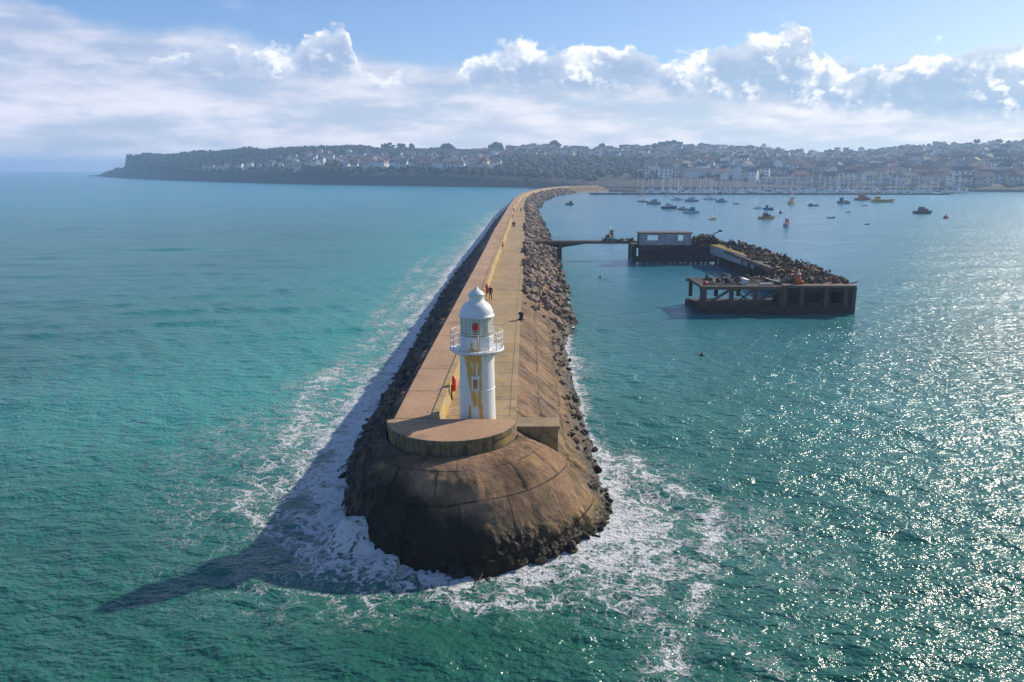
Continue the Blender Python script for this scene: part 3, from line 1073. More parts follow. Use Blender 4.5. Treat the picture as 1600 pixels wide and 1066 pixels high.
def person(loc, rz, label, top, legs, h=1.74, stride=0.24, arm=0.2):
    s = h / 1.74
    J = {'pel': (0, 0, .95), 'wa': (0, 0, 1.10), 'ch': (0, 0.01, 1.33), 'nk': (0, 0, 1.48), 'hd': (0, -.015, 1.60), 'ht': (0, -.01, 1.69),
         'hl': (.09, 0, .90), 'kl': (.10, -stride * .55 - .03, .50), 'al': (.10, -stride, .09), 'tl': (.11, -stride - .15, .04),
         'hr': (-.09, 0, .90), 'kr': (-.10, stride * .35 - .03, .50), 'ar': (-.10, stride, .12), 'tr': (-.11, stride - .13, .03),
         'sl': (.18, 0, 1.40), 'el': (.25, arm * .5, 1.14), 'wl': (.25, arm * .3 - .10, .90), 'fl': (.25, arm * .2 - .15, .80),
         'sr': (-.18, 0, 1.40), 'er': (-.25, -arm * .3, 1.14), 'wr': (-.25, -arm * .8 - .06, .92), 'fr': (-.24, -arm * .9 - .12, .83)}
    rad = {'pel': .15, 'wa': .135, 'ch': .155, 'nk': .06, 'hd': .095, 'ht': .075, 'hl': .10, 'kl': .068, 'al': .048, 'tl': .04, 'hr': .10, 'kr': .068, 'ar': .048, 'tr': .04,
           'sl': .075, 'el': .05, 'wl': .036, 'fl': .035, 'sr': .075, 'er': .05, 'wr': .036, 'fr': .035}
    E = [('pel', 'wa'), ('wa', 'ch'), ('ch', 'nk'), ('nk', 'hd'), ('hd', 'ht'), ('pel', 'hl'), ('hl', 'kl'), ('kl', 'al'), ('al', 'tl'), ('pel', 'hr'), ('hr', 'kr'), ('kr', 'ar'), ('ar', 'tr'),
         ('ch', 'sl'), ('sl', 'el'), ('el', 'wl'), ('wl', 'fl'), ('ch', 'sr'), ('sr', 'er'), ('er', 'wr'), ('wr', 'fr')]
    ks = list(J)
    me_ = bpy.data.meshes.new("person_skeleton")
    me_.from_pydata([tuple(c_ * s for c_ in J[k_]) for k_ in ks], [(ks.index(a_), ks.index(b_)) for a_, b_ in E], [])
    ob = bpy.data.objects.new("person", me_)
    COL.objects.link(ob)
    md = ob.modifiers.new("skin", 'SKIN')
    sv_ = me_.skin_vertices[0].data
    for i, k_ in enumerate(ks):
        sv_[i].radius = (rad[k_] * s * (1.15 if k_ in ('ch', 'wa', 'pel') else 1), rad[k_] * s * (0.8 if k_ in ('ch', 'wa', 'pel') else 1))
        sv_[i].use_root = (k_ == 'pel')
    ss = ob.modifiers.new("sub", 'SUBSURF')
    ss.levels = ss.render_levels = 1
    dg = bpy.context.evaluated_depsgraph_get()
    dg.update()
    ev = ob.evaluated_get(dg)
    body = bpy.data.meshes.new_from_object(ev)
    bpy.data.objects.remove(ob)
    body.materials.clear()
    for m_ in (M_skin, top, legs, M_hair, M_dark):
        body.materials.append(m_)
    for p in body.polygons:
        c_ = p.center / s
        zc = c_.z
        if zc > 1.47:
            mi = 3 if (zc > 1.655 or (c_.y > 0.02 and zc > 1.53)) else 0
        elif abs(c_.x) > 0.19 and zc < 0.90:
            mi = 0
        elif zc > 0.90:
            mi = 1
        elif zc > 0.10:
            mi = 2
        else:
            mi = 4
        p.material_index = mi
        p.use_smooth = True
    body.name = "person"
    return tag(link("person", body, None, loc, rz), label, "person")


M_black = simple("black_cloth", (0.015, 0.015, 0.02), 0.9)
M_navy = simple("navy_cloth", (0.02, 0.025, 0.06), 0.9)
M_plum = simple("plum_cloth", (0.07, 0.015, 0.06), 0.9)
M_cream = simple("cream_cloth", (0.55, 0.48, 0.38), 0.9)
M_brown = simple("brown_cloth", (0.14, 0.07, 0.045), 0.9)
p_ = P(766.5, 468, ZR)
person(p_, 0.1, "person in black jacket and dark trousers walking on the roadway behind the lighthouse", M_black, M_navy)
p_ = P(760.5, 462, ZR)
person((p_[0], p_[1] + 0.3, ZR), -0.2, "person in a cream jacket walking beside the one in black", M_cream, M_brown, 1.66)
p_ = P(801.5, 356, ZR)
person((p_[0], p_[1], ZR), 0.3, "person in plum coat walking along the middle of the roadway", M_plum, M_navy, 1.78)
person((p_[0] + .42, p_[1] + .8, ZR), 0.1, "person in navy coat close beside the one in plum", M_navy, M_black, 1.72)
p_ = P(802.5, 332, ZR)
person(p_, 0.0, "far person in brown coat walking next to the wall", M_brown, M_black, 1.75)
p_ = P(814, 332, ZR)
person(p_, 0.2, "far person in black coat walking near the harbour edge", M_black, M_navy, 1.75)

# ------------------------------------------------------------------ boulders
def boulder_mat(name, c1, c2, c3):
    m, t, bs = new_mat(name)
    pos = t.n('ShaderNodeNewGeometry').outputs['Position']
    rnd = t.n('ShaderNodeObjectInfo').outputs['Random']
    isl = t.n('ShaderNodeNewGeometry').outputs['Random Per Island']
    r_ = t.m('FRACT', t.m('ADD', rnd, isl))
    n1 = t.noise(pos, 2.0, 6, 0.65)
    n2 = t.noise(pos, 9.0, 4, 0.65)
    c = t.mix(r_, c1, c2)
    c = t.mix(t.mr(n1, 0.45, 0.68), c, c3)
    ln = t.noise(t.v('ADD', pos, (7, 1, 3)), 0.5, 5, 0.6)
    c = t.mix(t.m('MULTIPLY', t.mr(ln, 0.54, 0.64), 0.6), c, (0.24, 0.18, 0.045))
    z = t.sep(pos)[2]
    zz = t.m('ADD', z, t.m('MULTIPLY', t.m('SUBTRACT', n1, 0.5), 1.6))
    tide = t.mr(zz, 0.6, 1.5, 1.0, 0.0)
    c = t.mix(t.m('MULTIPLY', tide, 0.9), c, (0.022, 0.018, 0.012))
    t.put(bs.inputs['Base Color'], c)
    bs.inputs['Roughness'].default_value = 0.8
    t.put(bs.inputs['Normal'], t.bump(t.m('ADD', n1, n2), 0.7, 0.08))
    return m


M_boul = boulder_mat("boulder_stone", (0.19, 0.125, 0.095), (0.34, 0.245, 0.19), (0.09, 0.06, 0.048))
M_boul2 = boulder_mat("weedy_boulder_stone", (0.05, 0.04, 0.032), (0.10, 0.075, 0.06), (0.02, 0.017, 0.014))


def hull_rock(seed, npt=16):
    r = random.Random(seed)
    bm = bmesh.new()
    for _ in range(npt):
        d = Vector((r.gauss(0, 1), r.gauss(0, 1), r.gauss(0, 1))).normalized()
        bm.verts.new((d.x * r.uniform(.42, .55), d.y * r.uniform(.32, .45), d.z * r.uniform(.26, .38)))
    bmesh.ops.convex_hull(bm, input=bm.verts)
    bmesh.ops.delete(bm, geom=[v for v in bm.verts if not v.link_faces], context='VERTS')
    bmesh.ops.recalc_face_normals(bm, faces=bm.faces)
    vs = [tuple(v.co) for v in bm.verts]
    bm.verts.index_update()
    fs = [tuple(v.index for v in f.verts) for f in bm.faces]
    bm.free()
    return vs, fs


ROCKS = [hull_rock(100 + i) for i in range(12)]


def rock_mesh_refined(k, mat):
    vs, fs = ROCKS[k]
    bm = bmesh.new()
    bv = [bm.verts.new(v) for v in vs]
    for f in fs:
        bm.faces.new([bv[i] for i in f])
    bmesh.ops.bevel(bm, geom=bm.edges[:], offset=0.035, segments=1, affect='EDGES', profile=0.6)
    for v in bm.verts:
        v.co += v.co.normalized() * 0.03 * mn.noise(v.co * 4 + Vector((k, 0, 0)))
    me_ = bpy.data.meshes.new("boulder")
    bm.to_mesh(me_)
    bm.free()
    me_.materials.append(mat)
    return me_


RM = [rock_mesh_refined(k, M_boul) for k in range(12)]
RM2 = [rock_mesh_refined(k, M_boul2) for k in range(12)]


def surf_at(Yp, tt, side):
    if side == 2:
        i = int(np.argmin(np.abs(st[:, 1] - Yp) + 1e6 * (st[:, 6] != 2)))
    else:
        i = int(np.argmin(np.abs(st[:, 1] - Yp) + 1e6 * (st[:, 6] != 0)))
    return surf(i, tt)


spots = []
rr = random.Random(5)
# harbour side
Y = 50.0
while Y < 700:
    dens = 1.0
    step = 0.36 if Y < 200 else 0.6 if Y < 400 else 1.4
    full = Y > 99 + rr.uniform(-7, 7)
    if full:
        tt = rr.uniform(0.03, 1.08) if not (176 < Y < 190 and rr.random() < .5) else rr.uniform(.5, 1.05)
    else:
        tt = rr.uniform(0.68, 1.08)
        if rr.random() < 0.12:
            Y += step
            continue
    big = rr.choice([.5, .6, .8, 1.0, 1.2, 1.6, 2.1]) * rr.uniform(.85, 1.15) if full else rr.uniform(0.3, 0.95)
    if Y > 300:
        big *= 1.35
    x, y, z = surf_at(Y, tt, 2)
    spots.append((Y, (x + rr.uniform(-.2, .2), y, z + 0.12 * big), big, 0))
    Y += step * rr.uniform(0.3, 0.9) * (0.45 if full else 1)
# right foot of the nose
for k in range(130):
    th = rr.uniform(-0.2, 1.6)
    rb = float(np.interp(th, TH[::-1], RB[::-1])) * rr.uniform(0.86, 1.04)
    spots.append((30, (NC.x + rb * math.cos(th), NC.y - rb * math.sin(th), rr.uniform(-0.15, 0.5) if False else (1.0 - (rb / float(np.interp(th, TH[::-1], RB[::-1])))) * 7 * 0.9 + rr.uniform(-.1, .3)), rr.uniform(0.35, 1.0), 1 if rr.random() < .6 else 0))
# seaward side
Y = 46.0
while Y < 420:
    tt = rr.uniform(0.35, 1.08)
    x, y, z = surf_at(Y, tt, 0)
    spots.append((Y + 60, (x, y, z + .05), rr.uniform(0.5, 1.3), 1))
    Y += (0.22 if Y < 200 else 0.6) * rr.uniform(.5, 1.5)
spots.sort(key=lambda s_: s_[0] / s_[2] ** 0.3)
NB = 280
rest = {0: MB(), 1: MB()}
for k, (_, loc, s_, kind) in enumerate(spots):
    rot = (rr.uniform(-.6, .6), rr.uniform(-.6, .6), rr.uniform(0, 6.28))
    if k < NB:
        o = bpy.data.objects.new("boulder", (RM2 if kind else RM)[rr.randrange(12)])
        COL.objects.link(o)
        o.location = loc
        o.rotation_euler = rot
        o.scale = (s_, s_ * rr.uniform(.8, 1.1), s_ * rr.uniform(.8, 1.2))
        if kind == 0:
            tag(o, "angular brown boulder among the rubble on the harbour flank of the breakwater", "boulder", "boulders on the harbour flank")
        else:
            tag(o, "dark weed-covered boulder at the waterline of the breakwater", "boulder", "weedy boulders at the waterline")
    else:
        from mathutils import Euler
        Mx = Matrix.Translation(loc) @ Euler(rot).to_matrix().to_4x4() @ Matrix.Diagonal((s_, s_, s_, 1))
        vs, fs = ROCKS[rr.randrange(12)]
        rest[kind].add([Mx @ Vector(v) for v in vs], fs)
o = rest[0].build("rubble", M_boul)
tag(o, "loose brown rubble heaped down the harbour flank of the breakwater", "rubble", kind='stuff')
o = rest[1].build("weedy_rubble", M_boul2)
tag(o, "dark weedy rubble along the seaward foot of the breakwater", "rubble", kind='stuff')

# ------------------------------------------------------------------ sea
def sea_mesh():
    rin = np.array([0.5, 6, 12, 18, 23])
    NRR = 1050
    r = np.concatenate([rin, 24 * np.exp(np.linspace(0, math.log(8200 / 24), NRR))])
    aF = np.radians(np.linspace(-41, 41, 900))
    aB = np.radians(np.linspace(41, 319, 90))[1:-1]
    a = np.concatenate([aF, aB])
    nu, nv = len(a), len(r)
    A, RR = np.meshgrid(a, r, indexing='ij')
    X = (RR * np.sin(A)).ravel()
    Y = (RR * np.cos(A)).ravel()
    RR = RR.ravel()
    space = RR * 0.0058
    Z = np.zeros_like(X)
    DX = np.zeros_like(X)
    DY = np.zeros_like(X)
    lost = np.zeros_like(X)
    g_ = np.random.default_rng(11)
    NW = 72
    lams = np.exp(g_.uniform(math.log(0.7), math.log(17), NW))
    calm = np.clip((X - 6) / 25, 0, 1) * np.clip((Y - 90) / 120, 0, 1)
    calm = 1 - 0.45 * calm * np.clip(1 - (X - 0.40 * Y) / (0.14 * np.abs(Y) + 1), 0, 1)
    gust = 0.78 + 0.22 * np.sin(X * 0.045 + 1.3 * np.sin(Y * 0.021)) * np.sin(Y * 0.037 + 0.8 * np.sin(X * 0.03 + 2))
    for lam in lams:
        th = math.radians(g_.normal(-98, 36))
        kx, ky = math.cos(th), math.sin(th)
        k = 2 * math.pi / lam
        ak = 0.030 * (1.0 if lam < 4 else 0.62 if lam < 9 else 0.45)
        amp = ak / k
        ph = g_.uniform(0, 6.28)
        fade = np.clip((lam / space - 2.5) / 3.0, 0, 1)
        lost += (1 - fade ** 2) * ak * ak / 2
        arg = k * (kx * X + ky * Y) + ph
        s_ = np.sin(arg)
        Z += fade * amp * s_
        c_ = np.cos(arg) * fade * amp * 0.8
        DX -= kx * c_
        DY -= ky * c_
    Z *= calm * gust
    rough = 0.13 + np.sqrt(lost) * 0.60
    # distance to the breakwater waterline
    still = np.clip((X - 5) / 18, 0, 1) * np.clip((Y - 62) / 120, 0, 1)
    still *= np.clip(1 - (X - 0.40 * Y) / (0.14 * np.abs(Y) + 1), 0, 1)
    rough *= 1 - 0.45 * still
    foam = np.zeros_like(X)
    turq = np.zeros_like(X)
    idx = np.where((np.abs(X) < 75) & (Y > 20) & (Y < 520))[0]
    S = SHORE
    segA, segB = S[:-1:2], np.vstack([S[2::2], S[-1:]])[:len(S[:-1:2])]
    nseg = len(segA)
    zone = []
    for i in range(nseg):
        x, y = segA[i]
        if y < NC.y + 0.01 or False:
            th = math.atan2(NC.y - y, x - NC.x)
            if th > 2.2:
                zone.append(5.6)
            elif th > 1.75:
                zone.append(3.6)
            elif th > 0.95:
                zone.append(2.6)
            else:
                zone.append(7.0)
        elif x < -3:
            zone.append(7.2 if y < 64 else 6.2 if y < 80 else 4.4 if y < 180 else 4.8)
        else:
            zone.append(4.0 if y < 54 else 0.9 if y < 66 else 1.7 if y < 90 else 0.35 if y < 150 else 0.2)
    zone = np.array(zone)
    ker = np.ones(15) / 15
    zone = np.convolve(np.pad(zone, 7, mode='edge'), ker, 'valid')
    D = np.full(len(idx), 1e9)
    Wd = np.zeros(len(idx))
    Xi, Yi = X[idx], Y[idx]
    ab = segB - segA
    L2 = (ab ** 2).sum(1) + 1e-9
    for s0 in range(0, len(idx), 20000):
        sl = slice(s0, s0 + 20000)
        px = Xi[sl][:, None] - segA[:, 0]
        py = Yi[sl][:, None] - segA[:, 1]
        tt = np.clip((px * ab[:, 0] + py * ab[:, 1]) / L2, 0, 1)
        dd = (px - tt * ab[:, 0]) ** 2 + (py - tt * ab[:, 1]) ** 2
        j = dd.argmin(1)
        D[sl] = np.sqrt(dd[np.arange(len(j)), j])
        Wd[sl] = zone[j]
    core = 0.95 * np.clip(1 - D / Wd, 0, 1) ** 0.85
    tail = 0.46 * np.clip(1 - D / (Wd * 2.2), 0, 1)
    foam[idx] = np.maximum(core, tail)
    turq[idx] = np.clip(1 - D / 55.0, 0, 1) * np.clip((2 - Xi) / 6, 0.12, 1) * np.clip((Yi - 36) / 25, 0.1, 1)

    def streak(pts, wd, amt):
        pts = np.array([P(x, y, 0)[:2] for x, y in pts])
        for p0, p1 in zip(pts[:-1], pts[1:]):
            ab_ = p1 - p0
            tt = np.clip(((Xi - p0[0]) * ab_[0] + (Yi - p0[1]) * ab_[1]) / (ab_ @ ab_), 0, 1)
            d_ = np.hypot(Xi - p0[0] - tt * ab_[0], Yi - p0[1] - tt * ab_[1])
            foam[idx] = np.maximum(foam[idx], amt * np.exp(-(d_ / wd) ** 2))
    streak([(985, 712), (1010, 748), (1062, 770), (1118, 790), (1112, 832), (1106, 892), (1085, 950)], 0.8, 0.62)
    streak([(1000, 770), (1050, 840), (1040, 900), (960, 935)], 1.6, 0.50)
    streak([(590, 880), (640, 925), (760, 948), (900, 932), (1010, 890)], 0.8, 0.58)
    streak([(1080, 870), (1100, 960), (1160, 1010), (1230, 1060)], 1.1, 0.40)
    streak([(1020, 960), (1060, 1010), (1040, 1060)], 0.9, 0.36)
    streak([(380, 790), (430, 720), (470, 660), (470, 625), (530, 575)], 1.3, 0.54)
    streak([(385, 800), (450, 850), (540, 885)], 0.9, 0.60)
    streak([(560, 853), (620, 850), (692, 868)], 0.55, 1.0)
    streak([(885, 560), (905, 590), (920, 640)], 0.7, 0.5)
    streak([(480, 640), (560, 560), (620, 490), (680, 420)], 1.5, 0.38)
    streak([(430, 690), (520, 590), (600, 480), (670, 400)], 1.6, 0.28)
    # breaking crest curling round the foot of the nose
    c0 = np.array([P(x, y, 0)[:2] for x, y in [(545, 852), (600, 848), (660, 852), (697, 868)]])
    hgt = np.zeros(len(idx))
    for p0, p1 in zip(c0[:-1], c0[1:]):
        ab_ = p1 - p0
        tt = np.clip(((Xi - p0[0]) * ab_[0] + (Yi - p0[1]) * ab_[1]) / (ab_ @ ab_), 0, 1)
        d_ = np.hypot(Xi - p0[0] - tt * ab_[0], Yi - p0[1] - tt * ab_[1])
        hgt = np.maximum(hgt, 1.35 * np.exp(-(d_ / 0.8) ** 2))
    Z[idx] += hgt
    # surge piled against the seaward flank
    Z[idx] += 0.38 * np.clip(1 - D / 3.5, 0, 1) * (Xi < -6)
    Z = Z - 0.0
    V_ = np.stack([X + DX, Y + DY, Z], -1)
    return grid_mesh("sea", V_, nu, nv, M_sea, {'foam': foam, 'turq': turq, 'wrough': rough, 'still': still}, wrap=True, flip=True)


def sea_material():
    m, t, bs = new_mat("sea_water")
    pos = t.n('ShaderNodeNewGeometry').outputs['Position']
    p2 = t.v('MULTIPLY', pos, (1, 1, 0))
    F_ = t.attr('foam').outputs['Fac']
    tq = t.attr('turq').outputs['Fac']
    wr = t.attr('wrough').outputs['Fac']
    # silty body colour in patches, then tints by distance and stillness
    big = t.noise(p2, 0.018, 5, 0.55)
    mid = t.noise(t.v('MULTIPLY', p2, (0.6, 1, 1)), 0.14, 5, 0.6)
    f = t.m('ADD', t.m('MULTIPLY', big, 0.7), t.m('MULTIPLY', mid, 0.3))
    c = t.mix(t.mr(f, 0.38, 0.62), WATER_A, WATER_B)
    c = t.mix(t.m('MULTIPLY', t.m('POWER', tq, 1.4), 0.75), c, WATER_C)
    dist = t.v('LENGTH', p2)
    c = t.mix(t.mr(dist, 30, 75, 0.65, 0.0), c, (0.018, 0.098, 0.064))  # darker green close to the camera
    c = t.mix(t.mr(dist, 70, 600), c, WATER_FAR)  # sky reflection and haze painted in as a bluer tone with distance
    c = t.mix(t.m('MULTIPLY', t.attr('still').outputs['Fac'], 0.8), c, (0.050, 0.215, 0.330))  # blue of the reflected sky painted into the harbour water
    # foam: torn web of two sizes
    wz = t.v('MULTIPLY', t.v('SUBTRACT', t.noise(p2, 0.9, 4, 0.6, col=True), (0.5, 0.5, 0.5)), (1.3, 1.3, 0))
    pw = t.v('ADD', p2, wz)
    e2 = t.vor(pw, 2.6, 'DISTANCE_TO_EDGE').outputs[0]
    rn = t.m('ABSOLUTE', t.m('SUBTRACT', t.noise(pw, 0.55, 5, 0.55), 0.5))
    rn2 = t.m('ABSOLUTE', t.m('SUBTRACT', t.noise(pw, 1.7, 4, 0.55), 0.5))
    web = t.m('MAXIMUM', t.mr(rn, 0.0, 0.055, 1.0, 0.0), t.m('MULTIPLY', t.mr(rn2, 0.0, 0.07, 1.0, 0.0), 0.8))
    web = t.m('MAXIMUM', web, t.m('MULTIPLY', t.mr(e2, 0.0, 0.22, 1.0, 0.0), 0.5))
    nf = t.noise(pw, 0.55, 7, 0.68)
    nn = t.noise(p2, 5.0, 5, 0.7)
    nl = t.noise(t.v('MULTIPLY', p2, (1, 0.5, 1)), 0.22, 4, 0.6)
    a_ = t.m('MULTIPLY', F_, 0.92)
    a_ = t.m('ADD', a_, t.m('MULTIPLY', t.m('SUBTRACT', nf, 0.5), 1.25))
    a_ = t.m('ADD', a_, t.m('MULTIPLY', t.m('SUBTRACT', nl, 0.5), 0.9))
    a_ = t.m('ADD', a_, t.m('MULTIPLY', t.m('SUBTRACT', web, 0.40), 0.85))
    a_ = t.m('ADD', a_, t.m('MULTIPLY', t.m('SUBTRACT', nn, 0.5), 0.9))
    fm = t.mr(a_, 0.42, 0.80, smooth=True)
    present = t.mr(F_, 0.01, 0.12)
    fm = t.m('MULTIPLY', fm, present)
    # stray flecks of foam on the open water
    fl = t.noise(t.v('MULTIPLY', pw, (0.7, 1.3, 1)), 0.35, 8, 0.72)
    fl = t.m('MULTIPLY', t.mr(fl, 0.665, 0.76), t.mr(dist, 30, 500, 0.5, 0.0))
    fm = t.m('MAXIMUM', fm, fl)
    c = t.mix(t.m('MULTIPLY', t.mr(a_, 0.05, 0.6), t.m('MULTIPLY', present, 0.30)), c, (0.16, 0.42, 0.38))
    c = t.mix(fm, c, (0.80, 0.83, 0.84))
    t.put(bs.inputs['Base Color'], c)
    t.put(bs.inputs['Roughness'], t.mix(fm, wr, (0.8, 0.8, 0.8)))
    bs.inputs['IOR'].default_value = 1.333
    # ripples too small for the mesh
    b1 = t.noise(t.v('MULTIPLY', p2, (0.75, 1.25, 1)), 1.0, 2, 0.5, 0.3)
    b2 = t.noise(t.v('MULTIPLY', p2, (1, 1.3, 1)), 3.6, 2, 0.5)
    h = t.m('ADD', t.m('MULTIPLY', b1, 0.40), t.m('MULTIPLY', b2, 0.135))
    h = t.m('MULTIPLY', h, t.m('MULTIPLY_ADD', t.attr('still').outputs['Fac'], -0.62, 1.0))
    h = t.m('ADD', h, t.m('MULTIPLY', t.m('MULTIPLY', fm, nn), 0.22))
    t.put(bs.inputs['Normal'], t.bump(h, 1.0, 1.0))
    return m


WATER_A = (0.022, 0.140, 0.108)
WATER_B = (0.038, 0.215, 0.185)
WATER_C = (0.075, 0.430, 0.370)
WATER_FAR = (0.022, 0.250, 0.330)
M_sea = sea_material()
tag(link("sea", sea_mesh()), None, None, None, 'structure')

# ------------------------------------------------------------------ footbridge and ruined jetty
M_jet = simple("rusty_dark_concrete", (0.060, 0.040, 0.036), 0.85, 0.55, 1.2, 0.8, 0.08)
M_jetl = simple("pale_weathered_concrete", (0.46, 0.45, 0.47), 0.85, 0.45, 0.9, 0.6, 0.05)
M_jett = simple("brown_concrete_top", (0.20, 0.135, 0.09), 0.9, 0.4, 1.0, 0.6, 0.05)
M_jtim = simple("weathered_brown_piles", (0.16, 0.105, 0.085), 0.9, 0.5, 2.0, 0.8, 0.05)
M_moss = simple("yellow_moss", (0.36, 0.24, 0.04), 0.95, 0.4, 1.5, 0.6, 0.05)
M_rustd = simple("dark_rust", (0.10, 0.045, 0.03), 0.85, 0.6, 3.0, 0.6, 0.03)
M_orange = simple("orange_tarpaulin", (0.75, 0.10, 0.02), 0.6, 0.3, 3.0)
M_teal = simple("teal_netting", (0.02, 0.20, 0.15), 0.8, 0.4, 4.0)
M_whitebox = simple("white_plastic", (0.72, 0.74, 0.78), 0.5, 0.15, 3.0)

fb = thing("footbridge", "narrow brown concrete footbridge on one pier between the breakwater and the ruined jetty", "footbridge", (2.7, 180, 3.5))
mb = MB()
mb.box((12.8, 0, 0.42), (26.6, 1.9, 0.55))
mb.box((13.2, -0.98, 0.62), (26.4, 0.10, 0.30))
mb.box((13.2, 0.98, 0.62), (26.4, 0.10, 0.30))
mb.build("deck", M_jett, fb)
mb = MB()
px_ = 8.4
mb.add([(px_ - 4.2, -.7, .15), (px_ + 6, -.7, .15), (px_ + .6, -.7, -.75), (px_ - .6, -.7, -.75), (px_ - 4.2, .7, .15), (px_ + 6, .7, .15), (px_ + .6, .7, -.75), (px_ - .6, .7, -.75)],
       [(3, 2, 1, 0), (4, 5, 6, 7), (0, 1, 5, 4), (1, 2, 6, 5), (2, 3, 7, 6), (3, 0, 4, 7)])
mb.build("haunch", M_jet, fb)
mb = MB()
mb.box((px_, 0, -2.6), (1.0, 1.5, 4.0))
mb.box((px_, 0, -4.2), (1.3, 1.8, 1.6))
mb.build("pier", M_jet, fb)
mb = MB()
for k in range(11):
    mb.tube((1.0 + k * 2.45, -0.95, 0.7), (1.0 + k * 2.45, -0.95, 1.75), 0.025, n=5)
for h_ in (1.25, 1.72):
    mb.tube((1.0, -0.95, h_), (25.5, -0.95, h_), 0.016, n=5)
mb.build("handrail", M_rustd, fb)

rj = thing("ruined_jetty", "derelict J-shaped concrete jetty with a roofless pale block, piles and an open braced end", "jetty", (0, 0, 0))
# block with two window openings
bx = thing("pale_block", None, None, (0, 0, 0))
bx.parent = rj


def wall_with_holes(mb, x0, x1, y, th, z0, z1, holes, mi=0):
    xs = [x0] + [v for h in holes for v in (h[0], h[1])] + [x1]
    for i in range(0, len(xs), 2):
        if xs[i + 1] - xs[i] > 0.01:
            mb.box(((xs[i] + xs[i + 1]) / 2, y, (z0 + z1) / 2), (xs[i + 1] - xs[i], th, z1 - z0), 0, mi)
    for a, b, c_, d in holes:
        mb.box(((a + b) / 2, y, (z0 + c_) / 2), (b - a - .004, th - .006, c_ - z0), 0, mi)
        mb.box(((a + b) / 2, y, (z1 + d) / 2), (b - a - .004, th - .006, z1 - d), 0, mi)


holes = [(30.2, 32.6, 5.05, 6.2), (37.0, 38.2, 4.9, 6.25)]
mb = MB()
wall_with_holes(mb, 28.6, 40.0, 172.2, 0.3, 4.0, 6.6, holes)
wall_with_holes(mb, 28.6, 40.0, 175.6, 0.3, 4.0, 6.6, [(29.9, 33.4, 4.7, 6.3), (36.6, 39.0, 4.7, 6.3)])
mb.box((28.75, 173.9, 5.3), (0.3, 3.08, 2.6))
mb.box((39.85, 173.9, 5.3), (0.3, 3.08, 2.6))
mb.build("block_wall", M_jetl, bx)
mb = MB()
mb.box((34.3, 173.9, 6.7), (11.9, 4.0, 0.22))
mb.build("block_roof", M_jett, bx)
mb = MB()
mb.box((28.1, 171.9, 5.0), (0.35, 0.3, 3.4))
mb.box((40.5, 172.2, 4.9), (0.5, 0.4, 1.8))
mb.build("broken_post", M_jet, bx)
# rear arm
mb = MB()
mb.box((36.8, 176.5, 3.72), (19.2, 9.4, 0.5))
mb.box((37.4, 171.85, 3.2), (17.6, 0.3, 0.60))
mb.build("rear_deck", M_jet, rj)
mb = MB()
for k in range(8):
    x = 27.6 + k * 2.35
    for y_ in (172.4, 176.3, 180.6):
        mb.box((x, y_, 1.2), (0.55, 0.55, 4.7))
mb.box((36.5, 172.0, 0.9), (19.4, 0.5, 1.3))
mb.box((37.5, 174.3, 1.5), (16.0, 3.8, 2.2))
mb.box((27.3, 171.9, 1.9), (0.5, 0.6, 3.4), 0, 0, 0, 0.14)
mb.build("rear_piles", M_jet, rj)
# middle arm
mb = MB()
mb.box((47.9, 146.5, 3.62), (6.6, 50, 0.6))
mb.build("middle_deck", M_jett, rj)
mb = MB()
mb.add([(44.4, 171.5, 2.2), (45.9, 144.0, 2.2), (45.9, 144.0, 4.05), (44.4, 171.5, 4.15), (44.1, 171.5, 2.2), (45.55, 144.0, 2.2), (45.55, 144.0, 4.05), (44.1, 171.5, 4.15)],
       [(0, 1, 2, 3), (7, 6, 5, 4), (3, 2, 6, 7), (0, 4, 5, 1), (0, 3, 7, 4), (1, 5, 6, 2)])
mb.build("pale_parapet", M_jetl, rj)
mb = MB()
mb.add([(44.0, 171.6, 4.17), (45.5, 150.0, 4.1), (47.2, 150.0, 4.15), (46.6, 171.6, 4.3), (44.0, 171.6, 4.05), (45.5, 150.0, 3.98), (47.2, 150.0, 3.98), (46.6, 171.6, 4.05)],
       [(0, 1, 2, 3), (7, 6, 5, 4), (0, 4, 5, 1), (1, 5, 6, 2), (2, 6, 7, 3), (3, 7, 4, 0)])
mb.build("moss_patch", M_moss, rj)
mb = MB()
for k in range(13):
    y_ = 122.5 + k * 4.0
    for x in (45.4, 48.0, 50.6):
        mb.box((x, y_, 1.0), (0.6, 0.6, 4.7))
mb.box((46.6, 147, 1.2), (0.9, 49, 2.6))
mb.box((51.0, 147, 2.2), (0.4, 50, 2.4))
mb.build("middle_piles", M_jet, rj)
# front arm: open braced frame on the left, closed on the right
fy = 110.2
mb = MB()
mb.box((33.6, 114.8, 3.75), (12.0, 8.6, 0.35))
mb.build("front_deck", M_jet, rj)
mb = MB()
mb.box((33.5, fy + 0.25, 3.75), (12.6, 0.5, 0.50))
mb.box((33.5, fy + 8.8, 3.75), (12.6, 0.5, 0.50))
mb.build("top_beam", M_jett, rj)
mb = MB()
mb.box((38.1, fy + 0.1, 0.45), (22.6, 1.0, 1.1))
mb.box((38.2, fy + 4.6, 0.40), (22.2, 7.9, 0.9))
mb.build("base_slab", M_jet, rj)
for x in (27.8, 31.9, 35.4, 39.2):
    mb = MB()
    mb.box((x, fy + 0.26, 2.35), (0.55 if x > 28 else 0.9, 0.45, 2.35))
    mb.build("front_post", M_jtim, rj)
for x in (27.9, 31.9, 35.4):
    mb = MB()
    mb.box((x, fy + 8.7, 2.35), (0.5, 0.45, 2.35))
    mb.build("rear_post", M_jet, rj)
